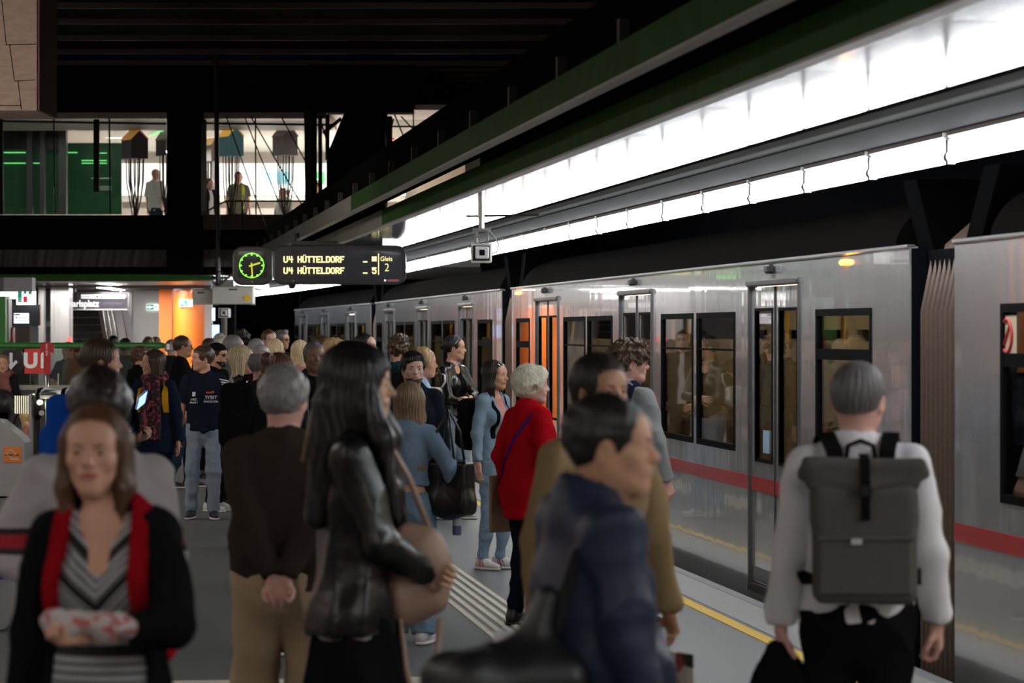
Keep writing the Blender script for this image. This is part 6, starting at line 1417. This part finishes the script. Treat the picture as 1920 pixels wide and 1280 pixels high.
for q in(-1,1):
    mb=MB(); pts=[(q*.075,-.01,.40),(q*.085,.03,.485),(q*.105,.11,.535),(q*.115,.20,.51),(q*.12,.285,.42),(q*.125,.30,.30),(q*.15,.27,.18),(q*.18,.17,.10),(q*.165,.0,.06)]
    mb.ribbon(pts,(.055,0,0),.012); mb.build('shoulder_strap',bw_,t)
mb=MB(); mb.tube([(-.05,.02,.44),(-.04,.035,.50),(0,.04,.515),(.04,.035,.50),(.05,.02,.44)],.008,6); mb.build('carry_loop',bw_,t,smooth=True)
# black jacket in his left hand
t=held('folded_jacket','crumpled black jacket hanging from the left hand of the white shirt man','jacket',Gm,-.25,.03,.45)
b=Sdf().cone((0,0,.34),(0,0,.22),.05,.10,k=.05,sc=(1,.7,1)).cone((0,0,.22),(-.02,0,0),.10,.115,k=.06,sc=(1,.6,1)).cone((.02,.01,.28),(.06,.01,.02),.04,.06,k=.04)
smesh('cloth',b,c_blk,.009,t,fold=(30,.022,.25))
# beige handbag of the black-haired woman
t=held('handbag','soft beige leather handbag hugged by the black-haired woman','bag',E,-.02,.185,.90)
bg=M('beige_leather',(.34,.215,.15),.5,bs=20,bump=.1,var=.1)
b=Sdf().ell((0,.0,.17),(.085,.12,.14),k=.04).ell((.0,-.03,.06),(.085,.14,.085),k=.05).box((0,-.02,.08),(.05,.11,.05),.03,k=.04)
smesh('pouch',b,bg,.008,t,fold=(22,.012,.6))
mb=MB(); mb.tube([(.0,.05,.27),(.03,-.02,.45),(.06,-.12,.62),(.02,-.24,.70),(-.04,-.33,.66),(-.06,-.36,.5)],.010,6); mb.build('shoulder_strap',bg,t,smooth=True)
mb=MB(); mb.tube([(.06,-.05,.02),(.10,-.03,-.15),(.11,0,-.28),(.10,.04,-.30),(.09,.06,-.2),(.06,.08,.0)],.009,6); mb.build('hanging_strap',bg,t,smooth=True)
# black bag carried at the left side of the navy jacket man
t=held('travel_bag','big black bag slung behind the navy jacket man at the bottom edge','bag',Fm,.12,-.27,.66)
bl=M('black_nylon',(.009,.009,.010),.45,bs=20,bump=.2)
b=Sdf().box((0,0,.26),(.13,.19,.22),.08,k=.05).ell((0,-.05,.10),(.15,.22,.14),k=.06).cone((0,.06,.45),(0,.10,.58),.07,.04,k=.05)
smesh('body',b,bl,.009,t,fold=(14,.02,.5))
mb=MB(); mb.ribbon([(0,.12,.50),(.02,.15,.62),(.04,.17,.70),(.08,.20,.74)],(.0,.035,0),.008); mb.build('shoulder_strap',bl,t)
mb=MB(); mb.rbox(-.15,-.125,.02,.075,.44,.50,.008); mb.build('white_mark',M('bag_highlight',(.7,.7,.72),.4),t)  # pale block put in for a white highlight on the bag
# magazine
t=held('magazine','rolled magazine with red and yellow print in the hand of the beige jacket woman','magazine',Hm,-.245,.09,.55)
mb=MB()
for i in range(5): mb.box(-.004+.003*i-.006,-.002+.003*i-.006,-.10+.004*i,.10-.004*i,-.06,.21)
def magm():
    m=bpy.data.materials.new('magazine_print'); m.use_nodes=True; nt=m.node_tree; b=nt.nodes['Principled BSDF']; b.inputs['Roughness'].default_value=.4
    v=nt.nodes.new('ShaderNodeTexVoronoi'); v.inputs['Scale'].default_value=12; r=nt.nodes.new('ShaderNodeValToRGB'); r.color_ramp.interpolation='CONSTANT'; e=r.color_ramp.elements; e[0].color=(.6,.54,.45,1); e[1].position=.45; e[1].color=(.35,.05,.05,1)
    x=e.new(.62); x.color=(.45,.38,.05,1); x=e.new(.75); x.color=(.05,.045,.04,1)
    sp=nt.nodes.new('ShaderNodeSeparateColor'); tc=nt.nodes.new('ShaderNodeTexCoord'); nt.links.new(tc.outputs['Object'],v.inputs['Vector']); nt.links.new(v.outputs['Color'],sp.inputs[0]); nt.links.new(sp.outputs[0],r.inputs[0]); nt.links.new(r.outputs[0],b.inputs['Base Color']); return m
mb.build('pages',magm(),t)
# wrapped snack of the striped-top woman
t=held('wrapped_snack','crumpled red and white paper wrap in the hand of the striped-top woman','paper',A,-.035,.33,1.185)
b=Sdf().cone((-.09,0,.0),(.085,0,.02),.030,.034,k=.02,sc=(1,1,.8)).ell((.05,0,.0),(.05,.04,.034),k=.03).ell((-.05,.01,.01),(.05,.04,.03),k=.03)
smesh('wrap',b,blotch('paper_wrap',(.50,.43,.42),(.42,.10,.10),38),.006,t,fold=(70,.010,.9))
# phone
t=held('phone','lit smartphone held up by the person with the hair bun','phone',Bn,.07,.235,1.42)
t.rotation_euler=(math.radians(-50),math.radians(35),Bn.rz-.9)
mb=MB(); mb.rbox(-.036,.036,-.004,.004,-.07,.07,.003); mb.build('case',M('phone_case',(.02,.02,.022),.3),t); mb=MB(); mb.box(-.033,.033,-.0052,-.004,-.066,.066); mb.box(-.033,.033,.004,.0052,-.066,.066); mb.build('display',M('phone_screen',(.3,.4,.8),.2,emit=1.0,ecol=(.35,.55,1),bs=20,var=.5),t)
# blue rucksack of the bun person
def rucksack(label,p,mat,w_=.28,h_=.42,z=1.02,y=-.14,x=0,straps=True):
    t=held('backpack',label,'backpack',p,x,y,z)
    b=Sdf().box((0,-.075,h_*.5),(w_/2,.085,h_*.5),.06,k=.02).box((0,-.15,h_*.32),(w_*.38,.05,h_*.26),.04,k=.03)
    smesh('main_body',b,mat,.010,t,fold=(16,.008,.5))
    if straps:
        for q in(-1,1):
            mb=MB(); mb.ribbon([(q*.07,0,h_*.92),(q*.085,.06,h_+.05),(q*.10,.16,h_+.05),(q*.11,.27,h_*.85),(q*.12,.29,h_*.6),(q*.16,.2,h_*.25),(q*.14,.02,.06)],(.04,0,0),.010); mb.build('shoulder_strap',mat,t)
    mb=MB(); mb.tube([(-.03,-.02,h_-.01),(0,-.02,h_+.035),(.03,-.02,h_-.01)],.006,5); mb.build('carry_loop',mat,t,smooth=True)
    return t
rucksack('bright blue rucksack on the back of the person with the hair bun',Bn,c_blue,.30,.44)
rucksack('black rucksack on the back of the light denim jacket woman',Km,c_blk,.27,.40,z=1.0,straps=False)
rucksack('black rucksack on the back of the curly haired man in teal',Om,c_blk,.28,.42)
rucksack('black rucksack on the back of the bald man in maroon',Pm,c_blk,.32,.48)
rucksack('navy rucksack on the back of the curly haired man in the grey sweater',Im,c_navy,.26,.40,x=.0,straps=False)
rucksack('red rucksack on the back of the striped-top woman',A,c_red,.28,.42,straps=False)
rucksack('mustard rucksack on the back of the floral scarf woman',Tm,c_yel,.26,.40,straps=False)
# black tote of the cropped denim jacket woman
t=held('tote_bag','shiny black tote bag on the shoulder of the cropped denim jacket woman','bag',Mm,.27,-.03,.86)
b=Sdf().box((0,0,.17),(.07,.17,.165),.035,k=.02).ell((0,0,.08),(.085,.18,.09),k=.05); smesh('body',b,lea,.008,t,fold=(16,.012,.5)); t.rotation_euler[2]=Mm.rz+1.1
for q in(-1,1):
    mb=MB(); mb.tube([(q*.05,-.08,.32),(q*.045,-.05,.50),(0,0,.62),(q*.045,.05,.50),(q*.05,.08,.32)],.008,6); mb.build('handle',lea,t,smooth=True)
t=held('drink_can','slim blue and silver drink can held below the black tote','can',Mm,.315,.05,.735)
mb=MB(); mb.cyl((0,0,0),(0,0,.15),.027,n=16); mb.cyl((0,0,.15),(0,0,.158),.027,.022,n=16); mb.cyl((0,0,-.006),(0,0,0),.022,.027,n=16); mb.build('body',M('can_blue',(.10,.13,.28),.3,metal=.6),t,smooth=True,sharp=40)
mb=MB(); mb.cyl((0,0,.05),(0,0,.10),.0276,n=16); mb.build('label_band',M('can_silver',(.5,.5,.55),.3,metal=.6),t,smooth=True,sharp=40)
# white shoulder bag with chain of the leather jacket woman
t=held('shoulder_bag','white shoulder bag on a chain behind the arms-folded woman','bag',Lm,.25,-.08,1.08)
b=Sdf().box((0,0,.10),(.05,.14,.09),.035,k=.02).ell((0,0,.05),(.06,.15,.06),k=.04); smesh('pouch',b,M('white_leather',(.55,.52,.47),.45,bs=20,bump=.1),.008,t,fold=(20,.008,.5))
mb=MB(); mb.tube([(0,-.12,.17),(-.02,-.08,.24),(-.05,-.02,.31),(-.07,.06,.33)],.008,6); mb.build('chain',M('chain_gold',(.5,.36,.15),.3,metal=.8),t)
mb=MB(); mb.tube([(-.07,.06,.33),(-.05,.14,.30),(-.02,.17,.24),(-.01,.14,.19),(0,.11,.16)],.010,6); mb.build('strap',_M['white_leather'],t,smooth=True)
# paper folder beside the red coat
t=held('paper_bag','flat brown paper folder carried beside the red coat','bag',Jm,-.26,.02,.62)
mb=MB(); mb.rbox(-.012,.012,-.13,.13,0,.36,.004); mb.build('sheet',M('kraft',(.24,.15,.08),.8),t); mb=MB(); mb.tube([(0,-.04,.355),(0,-.02,.40),(0,.02,.40),(0,.04,.355)],.004,5); mb.build('handle',_M['kraft'],t)
# caps
def cap(p,label,flat):
    X=p.X; s_=Sdf().ell((0,-.015,.165),(.088,.108,.080 if not flat else .062),k=.01); s_.where(lambda a,b,c:.150+.15*(b)-c+0*a)
    s_.ell((0,.105,.158),(.062,.058,.008),k=.02)
    V,Q=s_.mesh(.005); mesh_obj('cap',X(V),Q,c_blk,p.root,smooth=True)
cap(Cm,'',True); cap(Qm,'',False)
# marks on the racing polo, standing 4 mm off the cloth
def mark(p,txt,x,z,size,mat,y=.185,rz=0,sx=1):
    o=text('shirt_mark',txt,size,mat,p.root,(x*p.k,y*p.k,z*p.k),(PI/2,0,PI+rz),ext=.001,off=.001,sx=sx); return o
mw=M('print_white',(.6,.6,.62),.6,var=.02); mr_=M('print_red',(.5,.05,.03),.6); my=M('print_yellow',(.65,.45,.02),.6)
def blob(p,x,z,w_,h_,mat,y):
    mb=MB(); mb.rbox(-w_/2,w_/2,-.004,.004,-h_/2,h_/2,.002); return mb.build('shirt_mark',mat,p.root,(x*p.k,y*p.k,z*p.k),0)
def on_shirt(p,x,zc):
    b_=torso(p,p.d['top']['t'],hem=.9); y=np.linspace(0,.35,120); X_=np.full(120,x*p.k); Z_=np.full(120,zc*p.k); d_=np.full(120,9.)
    for fn,l,u,k,op in b_.p:
        v_=fn(X_,y,Z_); d_=np.minimum(d_,v_)
    return (y[d_<0].max()+.016)/p.k
for (x,z,sz,tx,mt_) in((-.075,1.235,.048,'BYBIT',mw),(-.075,1.195,.022,'ORACLE.COM',mw),(.095,1.215,.030,'HRC',mw),(.095,1.185,.026,'Mobil 1',mw)):
    mark(Rm,tx,x,z,sz,mt_,on_shirt(Rm,x,z)+.012)
blob(Rm,-.065,1.285,.07,.018,mr_,on_shirt(Rm,-.065,1.285)+.004); blob(Rm,-.095,1.29,.02,.022,my,on_shirt(Rm,-.095,1.29)+.004); blob(Rm,.095,1.27,.032,.042,_M['cctv_cream'],on_shirt(Rm,.095,1.27)+.004)
# sleeve stripes of the polo
q=Rm.arms[0]; 
for i,mt_ in enumerate((mw,mw,mw,my,mr_)):
    a=q[0]+(q[1]-q[0])*(.02+.085*i); mb=MB(); mb.tube([a+v3((.055*math.cos(b)-.012,.055*math.sin(b),.012*math.cos(b)))*1.15 for b in [x*.25+.9 for x in range(9)]],.0085,5); mb.build('sleeve_mark',mt_,Rm.root,smooth=True)
mark(Nm,'H',-.075,1.25,.035,mw,on_shirt(Nm,-.075,1.25)+.012)
# jacket tied round the boy's waist
b=Sdf().cone((-.12,-.06,.88),(-.15,-.02,.62),.05,.06,k=.05).cone((.12,-.06,.88),(.14,-.03,.66),.05,.055,k=.05).cone((-.14,.0,.93),(.0,.13,.90),.03,k=.03).cone((.14,.0,.93),(.0,.13,.90),.03,k=.03)
V_,Q_=b.mesh(.009); V_=V_*Rm.k; V_=V_+vnormals(V_,Q_)*folds(V_,5,30,.012)[:,None]
mesh_obj('tied_jacket',V_,Q_,c_navy,Rm.root,smooth=True)
# pram
t=thing('pram','black pram with silver frame behind the ticket machine, carrying a blond child','pram',C(U(52,37),37.2,0),RZ)
pm=M('pram_black',(.010,.010,.011),.5); al=m_st
b=Sdf().box((-.02,0,.48),(.24,.22,.05),.03,k=.03).box((-.22,0,.68),(.05,.22,.22),.03,k=.05,rot=Matrix.Rotation(.35,3,'Y')).cone((-.32,-.2,.95),(-.32,.2,.95),.12,k=.1)
smesh('seat_shell',b,pm,.012,t)
b=Sdf().ell((-.38,0,.92),(.22,.24,.20),k=.02).ell((-.30,0,.86),(.20,.22,.17),k=.02,op='s'); smesh('hood',b,pm,.012,t)
for q in(-.25,.25):
    mb=MB(); mb.tube([(-.62,q,1.02),(-.35,q,.75),(.0,q,.45),(.32,q,.12)],.014,8); mb.tube([(-.3,q,.12),(.0,q,.45)],.012,8); mb.build('frame',al,t,smooth=True)
    for x,r_ in((-.3,.13),(.34,.11)):
        mb=MB(); n_=20; mb.tube([(x+r_*math.cos(2*PI*i/n_),q,r_+.02+r_*math.sin(2*PI*i/n_)-.0) for i in range(n_)],.02,8,closed=True)
        for i in range(5): a=2*PI*i/5; mb.cyl((x,q,r_+.02),(x+r_*math.cos(a),q,r_+.02+r_*math.sin(a)),.008,n=5)
        mb.build('wheel',pm,t,smooth=True)
mb=MB(); mb.tube([(-.62,-.25,1.02),(-.66,-.2,1.06),(-.66,.2,1.06),(-.62,.25,1.02)],.018,8); mb.build('push_handle',pm,t,smooth=True)
mb=MB(); mb.tube([(.05,-.25,.62),(.25,-.2,.66),(.25,.2,.66),(.05,.25,.62)],.014,8); mb.build('bumper_bar',pm,t,smooth=True)
t=held('toy','small blue and purple toy in the hands of the child','toy',Wm,0,.36,1.22)
b=Sdf().ell((0,0,.03),.035,k=.01).ell((0,.03,0),.025,k=.01); smesh('body',b,M('toy_blue',(.05,.04,.35),.4),.006,t)
